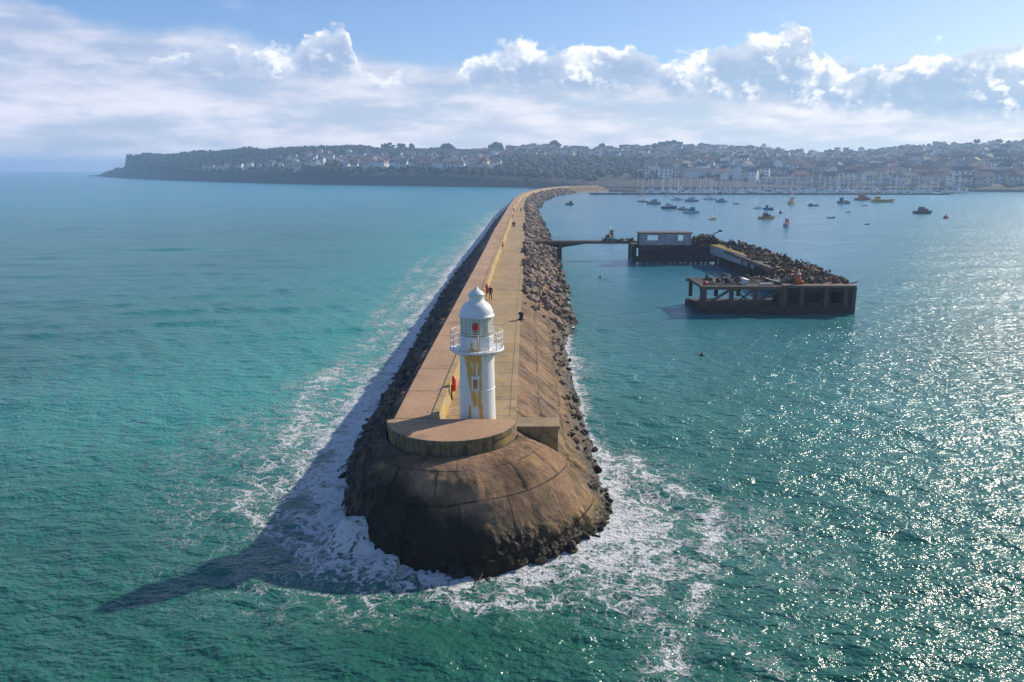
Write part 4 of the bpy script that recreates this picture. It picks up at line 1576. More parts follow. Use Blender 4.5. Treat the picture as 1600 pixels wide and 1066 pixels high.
for (x0, z0, x1, z1, w_) in ((28.3, 1.3, 31.7, 3.5, .32), (32.2, 1.2, 35.2, 3.6, .22), (32.2, 3.6, 35.2, 1.2, .22), (34.0, 1.0, 39.6, 3.7, .36), (28.4, 1.5, 31.6, 1.3, .18)):
    mb = MB()
    d_ = Vector((x1 - x0, 0, z1 - z0))
    mb.box(((x0 + x1) / 2, fy + 0.20, (z0 + z1) / 2), (d_.length, 0.28, w_), 0, 0, 0, -math.atan2(z1 - z0, x1 - x0))
    mb.build("brace", M_jtim, rj)
mb = MB()
wall_with_holes(mb, 39.4, 49.6, fy + 0.25, 0.5, 0.4, 3.8, [(40.2, 41.5, 1.5, 3.2), (42.5, 44.9, 1.6, 3.1), (46.2, 47.9, 1.5, 3.2)])
mb.box((49.4, fy + 5.2, 2.2), (0.45, 9.3, 3.4))
mb.box((44.6, fy + 5.5, 2.0), (9.6, 0.2, 3.0))
mb.build("end_wall", M_jet, rj)
mb = MB()
mb.box((44.6, fy + 5.0, 3.95), (10.4, 10.4, 0.34))
mb.build("end_deck", M_jett, rj)
for x in (39.5, 42.0, 45.5, 48.4, 49.6):
    mb = MB()
    mb.box((x, fy - 0.12, 1.9), (0.5, 0.3, 3.9))
    mb.build("fender_pile", M_jtim, rj)
mb = MB()
mb.box((27.2, fy + 1.2, 0.9), (2.6, 1.6, 0.7), 0.25, 0, 0, 0.25, 0.8)
mb.box((26.6, fy + 1.0, 1.4), (1.6, 0.5, 0.5), 0.2, 0, 0, 0.5)
mb.build("broken_slab", M_jet, rj)

# debris
M_deb = [boulder_mat("debris_rust", (0.15, 0.065, 0.04), (0.08, 0.042, 0.034), (0.03, 0.02, 0.018)),
         boulder_mat("debris_dark", (0.03, 0.025, 0.024), (0.06, 0.045, 0.04), (0.015, 0.012, 0.012)),
         boulder_mat("debris_ochre", (0.28, 0.17, 0.05), (0.18, 0.11, 0.05), (0.08, 0.05, 0.03)),
         simple("debris_red", (0.42, 0.05, 0.03), 0.8, 0.4), simple("debris_pale", (0.42, 0.36, 0.32), 0.8, 0.4), M_teal]
mb = MB()
r3 = random.Random(21)


def deb(x, y, z, s_, mi):
    from mathutils import Euler
    k = r3.random()
    tl = 3 if k < .62 else .45
    Mx = Matrix.Translation((x, y, z)) @ Euler((r3.uniform(-tl, tl), r3.uniform(-tl, tl), r3.uniform(0, 6))).to_matrix().to_4x4()
    if k < 0.62:
        vs, fs = ROCKS[r3.randrange(12)]
        mb.add([Mx @ (Vector(v) * s_ * 1.3) for v in vs], fs, mi)
    elif k < 0.85:
        L_ = s_ * r3.uniform(1.5, 3.5)
        t_ = s_ * .09
        vs = [Mx @ Vector((a * L_ / 2, b * t_, c_ * t_)) for a in (-1, 1) for b in (-1, 1) for c_ in (-1, 1)]
        mb.add(vs, [(0, 1, 3, 2), (4, 6, 7, 5), (0, 4, 5, 1), (2, 3, 7, 6), (0, 2, 6, 4), (1, 5, 7, 3)], mi)
    else:
        vs = [Mx @ Vector((a * s_ * .5, b * s_ * .4, c_ * s_ * .25)) for a in (-1, 1) for b in (-1, 1) for c_ in (-1, 1)]
        mb.add(vs, [(0, 1, 3, 2), (4, 6, 7, 5), (0, 4, 5, 1), (2, 3, 7, 6), (0, 2, 6, 4), (1, 5, 7, 3)], mi)


def pick(wts):
    return r3.choices(range(6), wts)[0]


for _ in range(150):                          # corner heap
    x = r3.uniform(40.8, 47.5)
    u = 1 - abs((x - 44) / 4.2)
    deb(x, r3.uniform(172, 180), 4.0 + r3.uniform(0, 2.3) * max(u, .1), r3.uniform(.5, 1.1), pick([5, 8, 0.3, .3, .2, .1]))
for _ in range(480):                          # middle arm
    y_ = r3.uniform(121, 172)
    x = r3.uniform(46.3 if y_ > 148 else 45.4, 51.0)
    u = 1 - abs((x - 49.0) / 4)
    deb(x, y_, 3.9 + r3.uniform(0, 1.5) * max(u, .15), r3.uniform(.4, 1.0), pick([9, 6, 3.2, 1.0, .5, .3]))
for _ in range(330):                          # end platform
    x = r3.uniform(39.5, 50.2)
    y_ = r3.uniform(112.0, 121)
    deb(x, y_, 4.1 + r3.uniform(0, 1.25) * (0.35 + .65 * (y_ - 111.5) / 9) * (1.0 if x < 48 else .55), r3.uniform(.3, .8), pick([8, 6, 3.6, 1.6, .7, .5]))
for _ in range(70):                           # clutter on the braced end
    x = r3.uniform(29.5, 39.5)
    deb(x, r3.uniform(112.5, 118), 3.95 + r3.uniform(0, .8), r3.uniform(.3, .9), pick([1.5, 10, .1, .1, 1.2, .2]))
for _ in range(26):
    deb(r3.uniform(21, 28), 180 + r3.uniform(-.6, .6), 4.25 + r3.uniform(0, .45), r3.uniform(.35, .8), 1)
o = mb.build("debris_heap", M_deb)
tag(o, "long heap of rusty scrap, nets and rubble covering the ruined jetty", "debris", kind='stuff')

tb = thing("tarpaulin_bundle", "upright orange-red bundle with a pale top standing on the end of the ruined jetty", "bundle", (41.9, 111.6, 4.12))
mb = MB()
mb.lathe([(0.30, 0), (0.42, 0.15), (0.40, 0.6), (0.33, 0.95), (0.20, 1.10)], 14)
mb.lathe([(0.28, 0), (0.36, 0.3), (0.2, 0.5)], 10, (0.55, 0.1, 0))
mb.build("wrapping", M_orange, tb)
mb = MB()
mb.lathe([(0.05, 1.06), (0.30, 1.12), (0.38, 1.30), (0.30, 1.50), (0.08, 1.58)], 14)
mb.build("float", simple("orange_float", (0.85, 0.16, 0.06), 0.5, 0.2), tb)
mb = MB()
mb.lathe([(0.02, 1.66), (0.24, 1.60), (0.33, 1.47)], 14)
mb.build("float_cap", M_whitebox, tb)
o = MB().box((34.4, 113.0, 4.35), (1.15, 0.8, 0.85), 0.5, 0, 0.25, 0.2).build("crate", M_whitebox, None, .04)
tag(o, "tilted white crate lying on the open end of the ruined jetty", "crate")
o = MB().box((35.9 + 1.2, 111.3, 4.12), (1.9, 0.7, 0.35)).build("trough", simple("pale_trough", (.5, .44, .42), .7, .3), None, .03)
tag(o, "long pale trough lying along the front beam of the ruined jetty", "trough")
mb = MB()
mb.lathe([(0.05, 0), (0.30, .08), (0.36, .3), (0.28, .5), (0.08, .62)], 16, (28.2, 111.2, 4.0))
o = mb.build("buoy", simple("crimson_plastic", (.5, .02, .03), .5, .2))
tag(o, "red buoy sitting on the left corner of the ruined jetty", "buoy")
mb = MB()
mb.tube((45.0, 176, 5.6), (47.2, 175.2, 7.0), 0.12, 0.1, 8)
mb.tube((46.8, 175.3, 7.0), (47.6, 175.1, 6.9), 0.22, 0.2, 8)
o = mb.build("steel_pipe", M_rustd)
tag(o, "rusty pipe sticking up out of the corner heap on the jetty", "pipe")
mb = MB()
mb.box((40.4, 113.4, 4.4), (2.3, 1.2, .3), .2, 0, 0, -.12)
o = mb.build("netting", M_teal)
tag(o, "folded green netting beside the orange bundle", "netting")
for (x, y_, l_, rz_, ry_, lab) in ((32.3, 112.6, 2.0, .3, .5, "leaning white board left of the white crate on the jetty"), (38.5, 112.8, 2.2, -.3, .25, "pale plank propped on dark clutter left of the green netting")):
    o = MB().box((x, y_, 4.55), (l_, .3, .08), rz_, 0, 0, ry_).build("plank", M_whitebox)
    tag(o, lab, "plank")

# ------------------------------------------------------------------ boats
M_b = {k: simple("boat_" + k, c_, 0.35, 0.12, 1.5) for k, c_ in dict(white=(.72, .73, .74), grey=(.30, .33, .37), blue=(.02, .10, .32), navy=(.012, .025, .06), green=(.015, .05, .045),
         teal=(.02, .25, .34), yellow=(.75, .42, .03), orange=(.80, .22, .04), red=(.60, .05, .06), black=(.02, .02, .025), plum=(.07, .03, .06), cream=(.75, .60, .42)).items()}
M_bglass = simple("boat_window", (.02, .03, .04), .15, .2)
M_mast = simple("mast_alloy", (.80, .80, .80), .4, .1)


def hull(mb, L, B, H, mi=0, deck=1, sheer=.25):
    ns = 11
    vs = []
    for i in range(ns):
        u = i / (ns - 1)
        x = -L / 2 + L * u
        wdt = B / 2 * (0.78 + .22 * math.sin(min(1, u * 2.2) * math.pi / 2)) * (1 - max(0, (u - .45) / .55) ** 2.2)
        wdt = max(wdt, .02)
        zt = H + sheer * (max(0, u - .3)) ** 2 * 2
        kx = x + (0.10 * L * max(0, u - .8) * 0)
        vs += [(kx, -wdt, zt), (kx - (.06 * L * u ** 3), -wdt * .82, 0.0), (kx - (.10 * L * u ** 3), 0, -.35), (kx - (.06 * L * u ** 3), wdt * .82, 0.0), (kx, wdt, zt)]
    fs = []
    for i in range(ns - 1):
        for k in range(4):
            fs.append((i * 5 + k, i * 5 + k + 1, i * 5 + k + 6, i * 5 + k + 5))
    mb.add(vs, fs, mi, True)
    mb.add(vs[:5], [(4, 3, 2, 1, 0)], mi)
    dv = []
    for i in range(ns):
        a, b = vs[i * 5], vs[i * 5 + 4]
        dv += [(a[0], a[1] * .96, a[2] - .08), (b[0], b[1] * .96, b[2] - .08)]
    mb.add(dv, [(2 * i, 2 * i + 2, 2 * i + 3, 2 * i + 1) for i in range(ns - 1)], deck)


def make_boat(kind, L, hullc, cabc, label, loc, rz, group=None, small=False):
    names = dict(yacht="sailing_yacht", fishing="fishing_boat", motor="motor_boat", dinghy="dinghy", barge="work_barge")
    cats = dict(yacht="yacht", fishing="fishing boat", motor="motor boat", dinghy="dinghy", barge="barge")
    t_ = thing(names[kind], label, cats[kind], loc, rz, group)
    B = L * (.30 if kind != 'fishing' else .36)
    H = dict(yacht=.09, fishing=.15, motor=.13, dinghy=.10, barge=.12)[kind] * L
    mb = MB()
    hull(mb, L, B, H)
    mb.build("hull", [M_b[hullc], M_b['white' if kind != 'fishing' else 'grey']], t_)
    if kind == 'yacht':
        mb = MB()
        mb.box((-.02 * L, 0, H + .04 * L), (L * .42, B * .55, L * .08), 0, 0, 0, 0, .8)
        mb.box((-.03 * L, 0, H + .055 * L), (L * .30, B * .56, L * .022), 0, 1)
        mb.build("cabin", [M_b[cabc], M_bglass], t_)
        mb = MB()
        mb.tube((.08 * L, 0, H), (.08 * L, 0, H + 1.3 * L), .018 * L, .012 * L, 6)
        mb.tube((.08 * L, -B * .2, H + .7 * L), (.08 * L, B * .2, H + .7 * L), .004 * L, n=5)
        mb.tube((.08 * L, 0, H + .14 * L), (-.36 * L, 0, H + .15 * L), .008 * L, n=6)
        mb.tube((.08 * L, 0, H + 1.17 * L), (.49 * L, 0, H + .05 * L), .0025 * L, n=4)
        mb.tube((.08 * L, 0, H + 1.17 * L), (-.49 * L, 0, H + .02 * L), .0025 * L, n=4)
        mast = mb.build("mast", M_mast, t_)
        if not small:
            mb = MB()
            mb.tube((.05 * L, 0, H + .165 * L), (-.35 * L, 0, H + .165 * L), .026 * L, .016 * L, 8)
            mb.build("furled_sail", M_b['blue' if hullc == 'white' else 'cream'], t_)
    elif kind == 'fishing':
        mb = MB()
        mb.box((.13 * L, 0, H + .14 * L), (L * .24, B * .58, L * .26), 0, 0, 0, 0, .93)
        mb.box((.12 * L, 0, H + .28 * L), (L * .30, B * .66, L * .02))
        mb.box((.135 * L, 0, H + .19 * L), (L * .245, B * .585, L * .07), 0, 1, 0, 0, .97)
        mb.build("wheelhouse", [M_b[cabc], M_bglass], t_)
        mb = MB()
        mb.tube((-.02 * L, 0, H), (-.02 * L, 0, H + .62 * L), .012 * L, .008 * L, 6)
        mb.tube((-.02 * L, 0, H + .5 * L), (-.40 * L, 0, H + .38 * L), .008 * L, n=6)
        mb.tube((-.42 * L, -B * .3, H), (-.42 * L, -B * .3, H + .32 * L), .012 * L, n=6)
        mb.tube((-.42 * L, B * .3, H), (-.42 * L, B * .3, H + .32 * L), .012 * L, n=6)
        mb.tube((-.42 * L, -B * .32, H + .32 * L), (-.42 * L, B * .32, H + .32 * L), .012 * L, n=6)
        mb.build("mast", M_mast, t_)
        mb = MB()
        mb.box((-.20 * L, 0, H + .04 * L), (.14 * L, .3 * B, .1 * L))
        mb.tube((-.3 * L, -.2 * B, H + .05 * L), (-.3 * L, .2 * B, H + .05 * L), .04 * L, n=8)
        mb.build("winch", M_b['orange'], t_)
    elif kind == 'motor':
        mb = MB()
        mb.box((-.02 * L, 0, H + .06 * L), (L * .50, B * .72, L * .13), 0, 0, 0, 0, .82)
        mb.box((-.10 * L, 0, H + .17 * L), (L * .26, B * .60, L * .10), 0, 0, 0, 0, .85)
        mb.box((-.02 * L, 0, H + .085 * L), (L * .47, B * .70, L * .035), 0, 1)
        mb.build("cabin", [M_b[cabc], M_bglass], t_)
        mb = MB()
        mb.tube((-.18 * L, 0, H + .2 * L), (-.2 * L, 0, H + .42 * L), .007 * L, n=5)
        mb.build("aerial", M_mast, t_)
    elif kind == 'dinghy':
        mb = MB()
        mb.box((-.1 * L, 0, H - .02 * L), (L * .08, B * .8, L * .02))
        mb.box((.18 * L, 0, H - .02 * L), (L * .08, B * .7, L * .02))
        mb.build("thwart", M_b[cabc], t_)
        mb = MB()
        mb.box((-.5 * L, 0, H + .01 * L), (L * .06, L * .07, L * .16), 0, 0, 0, 0, .8)
        mb.build("outboard", M_b['black'], t_)
    else:
        mb = MB()
        mb.box((-.28 * L, 0, H + .06 * L), (L * .18, B * .6, L * .12))
        mb.box((-.27 * L, 0, H + .07 * L), (L * .185, B * .61, L * .04), 0, 1)
        mb.build("wheelhouse", [M_b[cabc], M_bglass], t_)
        mb = MB()
        mb.tube((.3 * L, 0, H), (.3 * L, 0, H + .16 * L), .012 * L, n=6)
        mb.build("derrick", M_mast, t_)
    return t_


BO = [  # px, waterline py, length in px, heading deg, kind, hull, cabin, label
    (954, 371, 25, 60, 'fishing', 'green', 'green', "dark green fishing boat moored beyond the footbridge"),
    (890, 320, 13, 10, 'fishing', 'black', 'black', "small black boat near the inner curve of the breakwater"),
    (892, 303, 9, 30, 'motor', 'yellow', 'cream', "small yellow motor boat close under the far end of the breakwater"),
    (1004, 316, 17, 170, 'yacht', 'grey', 'white', "grey yacht leftmost of the cluster in mid harbour"),
    (1021, 319, 22, 175, 'motor', 'grey', 'grey', "grey motor boat beside the leftmost grey yacht of the mid harbour cluster"),
    (1046, 326, 25, 5, 'motor', 'navy', 'white', "motor cruiser with navy hull and white cabin in mid harbour"),
    (1066, 328, 16, 172, 'motor', 'grey', 'white', "low grey motor boat touching the one with the teal canopy"),
    (1079, 333, 26, 178, 'motor', 'white', 'teal', "white motor boat with teal canopy in mid harbour"),
    (1058, 313, 20, 4, 'yacht', 'white', 'grey', "pale yacht behind the navy motor cruiser"),
    (1080, 315, 22, 176, 'motor', 'grey', 'white', "grey and white motor boat behind the teal canopy boat"),
    (1110, 312, 22, 3, 'yacht', 'white', 'white', "white yacht moored just off the long pontoon, left of the yellow boats"),
    (1126, 316, 18, 174, 'motor', 'grey', 'grey', "small grey motor boat right of the white yacht off the pontoon"),
    (1150, 319, 10, 0, 'dinghy', 'plum', 'cream', "tiny purple-grey dinghy alone in mid harbour"),
    (1115, 343, 20, 40, 'yacht', 'cream', 'cream', "cream yacht with a tall mast, nearest sailing boat to the jetty"),
    (1184, 326, 14, 0, 'yacht', 'white', 'white', "small white yacht beside the bright blue fishing boat"),
    (1200, 328, 16, 172, 'fishing', 'blue', 'blue', "bright blue fishing boat with pointed bow"),
    (1198, 342, 26, 6, 'motor', 'yellow', 'plum', "long yellow motor boat with dark cabin, nearest yellow boat"),
    (1229, 354, 26, 62, 'fishing', 'grey', 'red', "grey fishing boat with red wheelhouse, nearest the jetty end"),
    (1237, 319, 24, 55, 'fishing', 'yellow', 'cream', "stubby yellow fishing boat with cream wheelhouse"),
    (1271, 322, 17, 2, 'barge', 'teal', 'teal', "low flat teal barge right of the stubby yellow boat"),
    (1317, 318, 20, 178, 'fishing', 'teal', 'navy', "teal and navy fishing boat left of the red vessel"),
    (1348, 313, 26, 4, 'motor', 'red', 'red', "long red vessel at the right end of the pontoon"),
    (1380, 316, 36, 2, 'barge', 'yellow', 'yellow', "very long low yellow barge right of the red vessel"),
    (1299, 341, 12, 5, 'dinghy', 'navy', 'black', "navy dinghy level with the nearest yellow boat, right of it"),
    (1325, 332, 8, 8, 'dinghy', 'black', 'grey', "small black dinghy under the teal and navy boat"),
    (1355, 351, 9, 8, 'dinghy', 'black', 'black', "black dinghy farthest down the harbour on its own"),
    (1351, 322, 9, 4, 'dinghy', 'grey', 'grey', "grey dinghy just under the red vessel"),
    (1442, 334, 30, 4, 'motor', 'plum', 'plum', "dark purple motor vessel moored alone at right"),
    (1001, 305, 12, 10, 'motor', 'orange', 'orange', "orange boat at the head of the marina by the town shore"),
    (968, 306, 12, 80, 'yacht', 'cream', 'white', "cream yacht at the left tip of the pontoon"),
]
for (px, py, Lp, hd, kind, hc, cc, lab) in BO:
    x, y_, _ = P(px, py, 0)
    L = Lp / F * y_
    if kind == 'fishing':
        L *= 1.0
    make_boat(kind, L, hc, cc, lab, (x, y_, 0.02), R(hd))


def buoy(px, py, dm, mat, lab):
    x, y_, _ = P(px, py, 0)
    mb = MB()
    mb.lathe([(.02 * dm, -.3 * dm), (.45 * dm, -.1 * dm), (.5 * dm, .15 * dm), (.38 * dm, .4 * dm), (.1 * dm, .52 * dm), (.06 * dm, .7 * dm), (.12 * dm, .75 * dm), (.02 * dm, .85 * dm)], 14, (x, y_, 0))
    tag(mb.build("mooring_buoy", mat), lab, "buoy")


buoy(1220, 333, 1.9, M_b['navy'], "dark round buoy right of the bright blue fishing boat")
buoy(1478, 341, 2.2, M_b['red'], "red buoy right of the purple vessel")
buoy(1097, 556, .55, M_b['black'], "small black buoy in the water in front of the jetty")
buoy(938, 434, .7, M_b['plum'], "small dark buoy under the footbridge water")

# marina: pontoon and rows of berthed yachts
p0, p1 = P(921, 304, 0), P(1482, 304.5, 0)
mid = ((p0[0] + p1[0]) / 2, (p0[1] + p1[1]) / 2)
mb = MB()
Lw = math.hypot(p1[0] - p0[0], p1[1] - p0[1])
mb.box((mid[0], mid[1], .55), (Lw, 3.5, 1.3), math.atan2(p1[1] - p0[1], p1[0] - p0[0]))
pt = mb.build("pontoon", simple("dark_pontoon", (.05, .055, .06), .8, .4, .3))
tag(pt, "long dark floating pontoon closing off the marina", "pontoon")
for k in range(26):
    u = (k + .5) / 26
    mb = MB()
    x = p0[0] + (p1[0] - p0[0]) * u
    mb.tube((x, mid[1] - 1.9, -1), (x, mid[1] - 1.9, 3.4), .28, n=8)
    mb.build("pile", M_dark, pt)
yt = []
for hc, cc in (('white', 'white'), ('navy', 'white'), ('grey', 'cream')):
    yt.append(make_boat('yacht', 10, hc, cc, "", (0, 0, 0), 0, "yachts berthed in the marina", True))
mtb = make_boat('motor', 9, 'white', 'white', "", (0, 0, 0), 0, "motor boats berthed in the marina", True)
used = set()
r4 = random.Random(9)
mcol = ["white-hulled yacht berthed among the masts of the marina", "navy-hulled yacht berthed among the masts of the marina", "grey-hulled yacht berthed among the masts of the marina"]
nyk = 0
for row in range(5):
    Yr_ = 682 + row * 24
    px = 985 + row * 4
    while px < (1500 if row < 3 else 1330):
        step = r4.uniform(7, 15)
        px += step
        if r4.random() < .18:
            continue
        k = r4.choices([0, 1, 2, 3], [6, 2, 2, 3 if px < 1300 else 5])[0]
        src = yt[k] if k < 3 else mtb
        if k in used:
            o = copy_tree(src)
        else:
            o = src
            used.add(k)
        s_ = r4.uniform(.75, 1.25)
        o.scale = (s_, s_, s_)
        o.location = (XY(px, Yr_), Yr_ + r4.uniform(-3, 3), 0.02)
        o.rotation_euler = (0, 0, R(90 + r4.uniform(-12, 12) + (180 if r4.random() < .5 else 0)))
        o['label'] = mcol[k] if k < 3 else "white motor boat berthed between the marina yachts"
        nyk += 1

# ------------------------------------------------------------------ hills
SHX = [120, 160, 200, 300, 400, 500, 600, 760, 870, 940, 1000, 1200, 1480, 1500, 1620, 2000]
SHY = [275, 276, 278.5, 283, 286, 288.5, 290, 292.5, 294, 295.5, 296, 297, 297.5, 300, 300.5, 301]
SKX = [120, 156, 166, 175, 183, 190, 195, 197.5, 225, 260, 340, 390, 440, 500, 560, 600, 660, 700, 760, 800, 850, 900, 950, 1000, 1050, 1100, 1140, 1200, 1250, 1300, 1350, 1400, 1450, 1500, 1530, 1600, 1700, 2000]
SKY = [276, 273.5, 268, 266, 261.5, 263, 260, 243, 237, 238, 234, 229, 230, 228, 228, 232, 231, 232, 230.5, 229, 228.5, 229, 228.5, 227.5, 226, 225.5, 228, 232, 235, 234.5, 233, 230.5, 227, 224.5, 222, 219.5, 218, 222]
RWX = [120, 160, 192, 198, 300, 500, 800, 1200, 1600, 2000]
RWD = [25, 30, 60, 260, 420, 560, 700, 760, 780, 780]


def y2Y(py):
    return P(800, py, 0)[1]


def terr(px, t_):
    Ysh = y2Y(np.interp(px, SHX, SHY))
    W_ = np.interp(px, RWX, RWD)
    Yr_ = Ysh + W_
    zr = ZY(np.interp(px, SKX, SKY) + (4.0 if px > 200 else 0), Yr_)
    zc = float(np.interp(px, [150, 190, 200, 700, 860, 940, 1000, 2000], [1, 3, 16, 13, 8, 3, 2.5, 2.5]))
    zc = min(zc, zr * .8)
    Yp = Ysh + W_ * t_
    if t_ <= 1:
        pr = t_ ** 0.85 if px > 205 else min(1, (t_ * 6)) ** .6
        z = zc * (1 - math.exp(-max(t_, 0) * W_ / 7)) + (zr - zc) * pr
    else:
        z = zr - (t_ - 1) * 60
    X_ = XY(px, Yp, z)
    z += (2.0 + 3.5 * min(t_, 1)) * fbm((X_, Yp, 0), .008, 3) * min(1, t_ * 8) * (1 if px > 205 else .3)
    if t_ <= 0:
        z = -3.0 + t_ * 10
    return X_, Yp, z


cols = sorted(set([float(v) for v in np.linspace(110, 1990, 420)] + [float(v) for v in np.linspace(150, 230, 60)]))
rows = [-.05, 0.0, .003, .008, .015] + [float(v) for v in np.linspace(.03, 1, 60)] + [1.1, 1.4, 2.0, 3.0]
HV = np.array([terr(px, r_) for px in cols for r_ in rows])


def hills_material():
    m, t, bs = new_mat("hill_ground")
    pos = t.n('ShaderNodeNewGeometry').outputs['Position']
    n1 = t.noise(pos, .006, 5, .6)
    n2 = t.noise(pos, .035, 5, .65)
    n3 = t.noise(pos, .2, 4, .65)
    c = t.mix(t.mr(n1, .4, .6), (.030, .042, .018), (.060, .060, .028))
    c = t.mix(t.mr(n2, .52, .62), c, (.075, .055, .035))
    c = t.mix(t.m('MULTIPLY', t.mr(n3, .5, .7), .5), c, (.02, .03, .015))
    z = t.sep(pos)[2]
    cl = t.mr(t.m('ADD', z, t.m('MULTIPLY', t.m('SUBTRACT', n3, .5), 8)), 4, 11, 1, 0)
    c = t.mix(cl, c, (.085, .065, .052))
    nz = t.sep(t.n('ShaderNodeNewGeometry').outputs['Normal'])[2]
    c = t.mix(t.mr(nz, .35, .7, 1, 0), c, (.095, .078, .066))
    t.put(bs.inputs['Base Color'], c)
    bs.inputs['Roughness'].default_value = .95
    t.put(bs.inputs['Normal'], t.bump(t.m('ADD', n2, n3), 1, 6))
    return m


M_hill = hills_material()
tag(link("hills", grid_mesh("hills", HV, len(cols), len(rows), M_hill)), kind='structure')

# ------------------------------------------------------------------ woodland
def foliage_mat(name, a, b, c3):
    m, t, bs = new_mat(name)
    pos = t.n('ShaderNodeNewGeometry').outputs['Position']
    isl = t.n('ShaderNodeNewGeometry').outputs['Random Per Island']
    c = t.mix(isl, a, b)
    n = t.noise(pos, .35, 5, .7)
    c = t.mix(t.mr(n, .45, .65), c, c3)
    t.put(bs.inputs['Base Color'], c)
    bs.inputs['Roughness'].default_value = .9
    t.put(bs.inputs['Normal'], t.bump(n, 1, 1.5))
    return m


M_wood = foliage_mat("winter_woodland", (.026, .046, .030), (.050, .056, .036), (.020, .034, .024))
M_trunk = simple("trunk_bark", (.08, .06, .045), .9, .3)
ico = bmesh.new()
bmesh.ops.create_icosphere(ico, subdivisions=2, radius=1)
IV = np.array([tuple(v.co) for v in ico.verts])
IF = np.array([[v.index for v in f.verts] for f in ico.faces])
ico.free()


def blob_variant(seed):
    out = []
    for v in IV:
        d = 1 + .42 * mn.noise(Vector(v) * 1.6 + Vector((seed * 7, 0, 0))) + .30 * mn.noise(Vector(v) * 3.7 + Vector((0, seed * 5, 0)))
        out.append(v * d)
    return np.array(out)


BV = [blob_variant(i) for i in range(10)]


def tri_mesh(name, V_, F_, mat):
    me_ = bpy.data.meshes.new(name)
    me_.vertices.add(len(V_))
    me_.vertices.foreach_set('co', V_.astype(np.float32).ravel())
    me_.loops.add(len(F_) * 3)
    me_.loops.foreach_set('vertex_index', F_.astype(np.int32).ravel())
    me_.polygons.add(len(F_))
    me_.polygons.foreach_set('loop_start', np.arange(0, len(F_) * 3, 3, dtype=np.int32))
    me_.update(calc_edges=True)
    me_.materials.append(mat)
    return me_


# built-up zones: px range, t range, share of houses
def built(px, t_):
    if 440 < px < 775 and .10 < t_ < .62:
        return .42
    if 300 < px < 460 and .05 < t_ < .2:
        return .4
    if 775 <= px < 1235 and t_ > .55:
        return .6
    if 1000 < px < 1235 and .12 < t_ < .35:
        return .5
    if px >= 1235:
        if 1330 < px and t_ > .72 and px < 1560:
            return .12
        return .72
    return 0


VV, FF = [], []
r5 = random.Random(31)
nb = 0
while nb < 6800:
    px = r5.uniform(202, 1720)
    t_ = r5.random() ** .85
    if t_ < .035 or (px > 930 and t_ < .10):
        continue
    if r5.random() < min(1, built(px, t_) * 1.35):
        continue
    x, y_, z = terr(px, t_)
    s_ = r5.uniform(2.2, 5.0) * (1.1 if t_ > .9 else 1) * (0.75 if built(px, t_) > 0 else 1)
    if px < 420:
        s_ *= .8
    vv = BV[r5.randrange(10)] * np.array([s_, s_, s_ * r5.uniform(.65, 1.0)])
    an = r5.uniform(0, 6.28)
    ca, sa = math.cos(an), math.sin(an)
    vv = np.stack([vv[:, 0] * ca - vv[:, 1] * sa, vv[:, 0] * sa + vv[:, 1] * ca, vv[:, 2]], -1) + np.array([x, y_, z + s_ * .35])
    VV.append(vv)
    FF.append(IF + nb * len(IV))
    nb += 1
o = link("woodland", tri_mesh("woodland", np.concatenate(VV), np.concatenate(FF), M_wood))
tag(o, "brown-green winter woodland covering the hills", "woodland", kind='stuff')

# ridge trees
M_crown = foliage_mat("dark_crown", (.018, .030, .014), (.032, .042, .02), (.010, .016, .009))


def ridge_tree(px, top, wpx, hpx, lab, shape, nm):
    Ysh = y2Y(np.interp(px, SHX, SHY))
    Yp = Ysh + np.interp(px, RWX, RWD) * .985
    zt = ZY(top, Yp)
    hh = hpx / F * Yp
    ww = wpx / F * Yp
    X_ = XY(px, Yp, zt)
    t_ = thing(nm, lab, "tree", (X_, Yp, zt - hh * 1.25))
    mb = MB()
    mb.tube((0, 0, -2), (0, 0, hh * .55), ww * .045, ww * .03, 8)
    for k in range(6):
        a_ = k * 1.05
        mb.tube((0, 0, hh * (.25 + .05 * k)), (math.cos(a_) * ww * .33, math.sin(a_) * ww * .3, hh * (.65 + .04 * k)), ww * .02, ww * .008, 5)
    mb.build("trunk", M_trunk, t_)
    r6 = random.Random(int(px))
    vv, ff = [], []
    nn = 60
    for k in range(nn):
        u = r6.random()
        if shape == 'round':
            th = r6.uniform(0, 6.28)
            ph = math.acos(r6.uniform(-.5, 1))
            q_ = r6.uniform(.45, 1) * .88
            c_ = (math.sin(ph) * math.cos(th) * ww / 2 * q_, math.sin(ph) * math.sin(th) * ww / 2 * q_, hh * (.50 + .42 * math.cos(ph) * q_) + hh * .2)
        elif shape == 'cone':
            zz = r6.random()
            rr_ = ww / 2 * (1 - zz * .8) * .8
            th = r6.uniform(0, 6.28)
            c_ = (rr_ * math.cos(th), rr_ * math.sin(th), hh * (.25 + .95 * zz))
        else:
            th = r6.uniform(0, 6.28)
            q_ = r6.uniform(.2, 1)
            c_ = (math.cos(th) * ww / 2 * q_, math.sin(th) * ww / 2 * q_, hh * (.75 + r6.uniform(-.35, .4) * (1.1 - q_ * .5)))
        s_ = ww * r6.uniform(.06, .13)
        vv.append(BV[r6.randrange(10)] * s_ * np.array([1, 1, .8]) + np.array(c_))
        ff.append(IF + k * len(IV))
    link("crown", tri_mesh("crown", np.concatenate(vv), np.concatenate(ff), M_crown), t_)


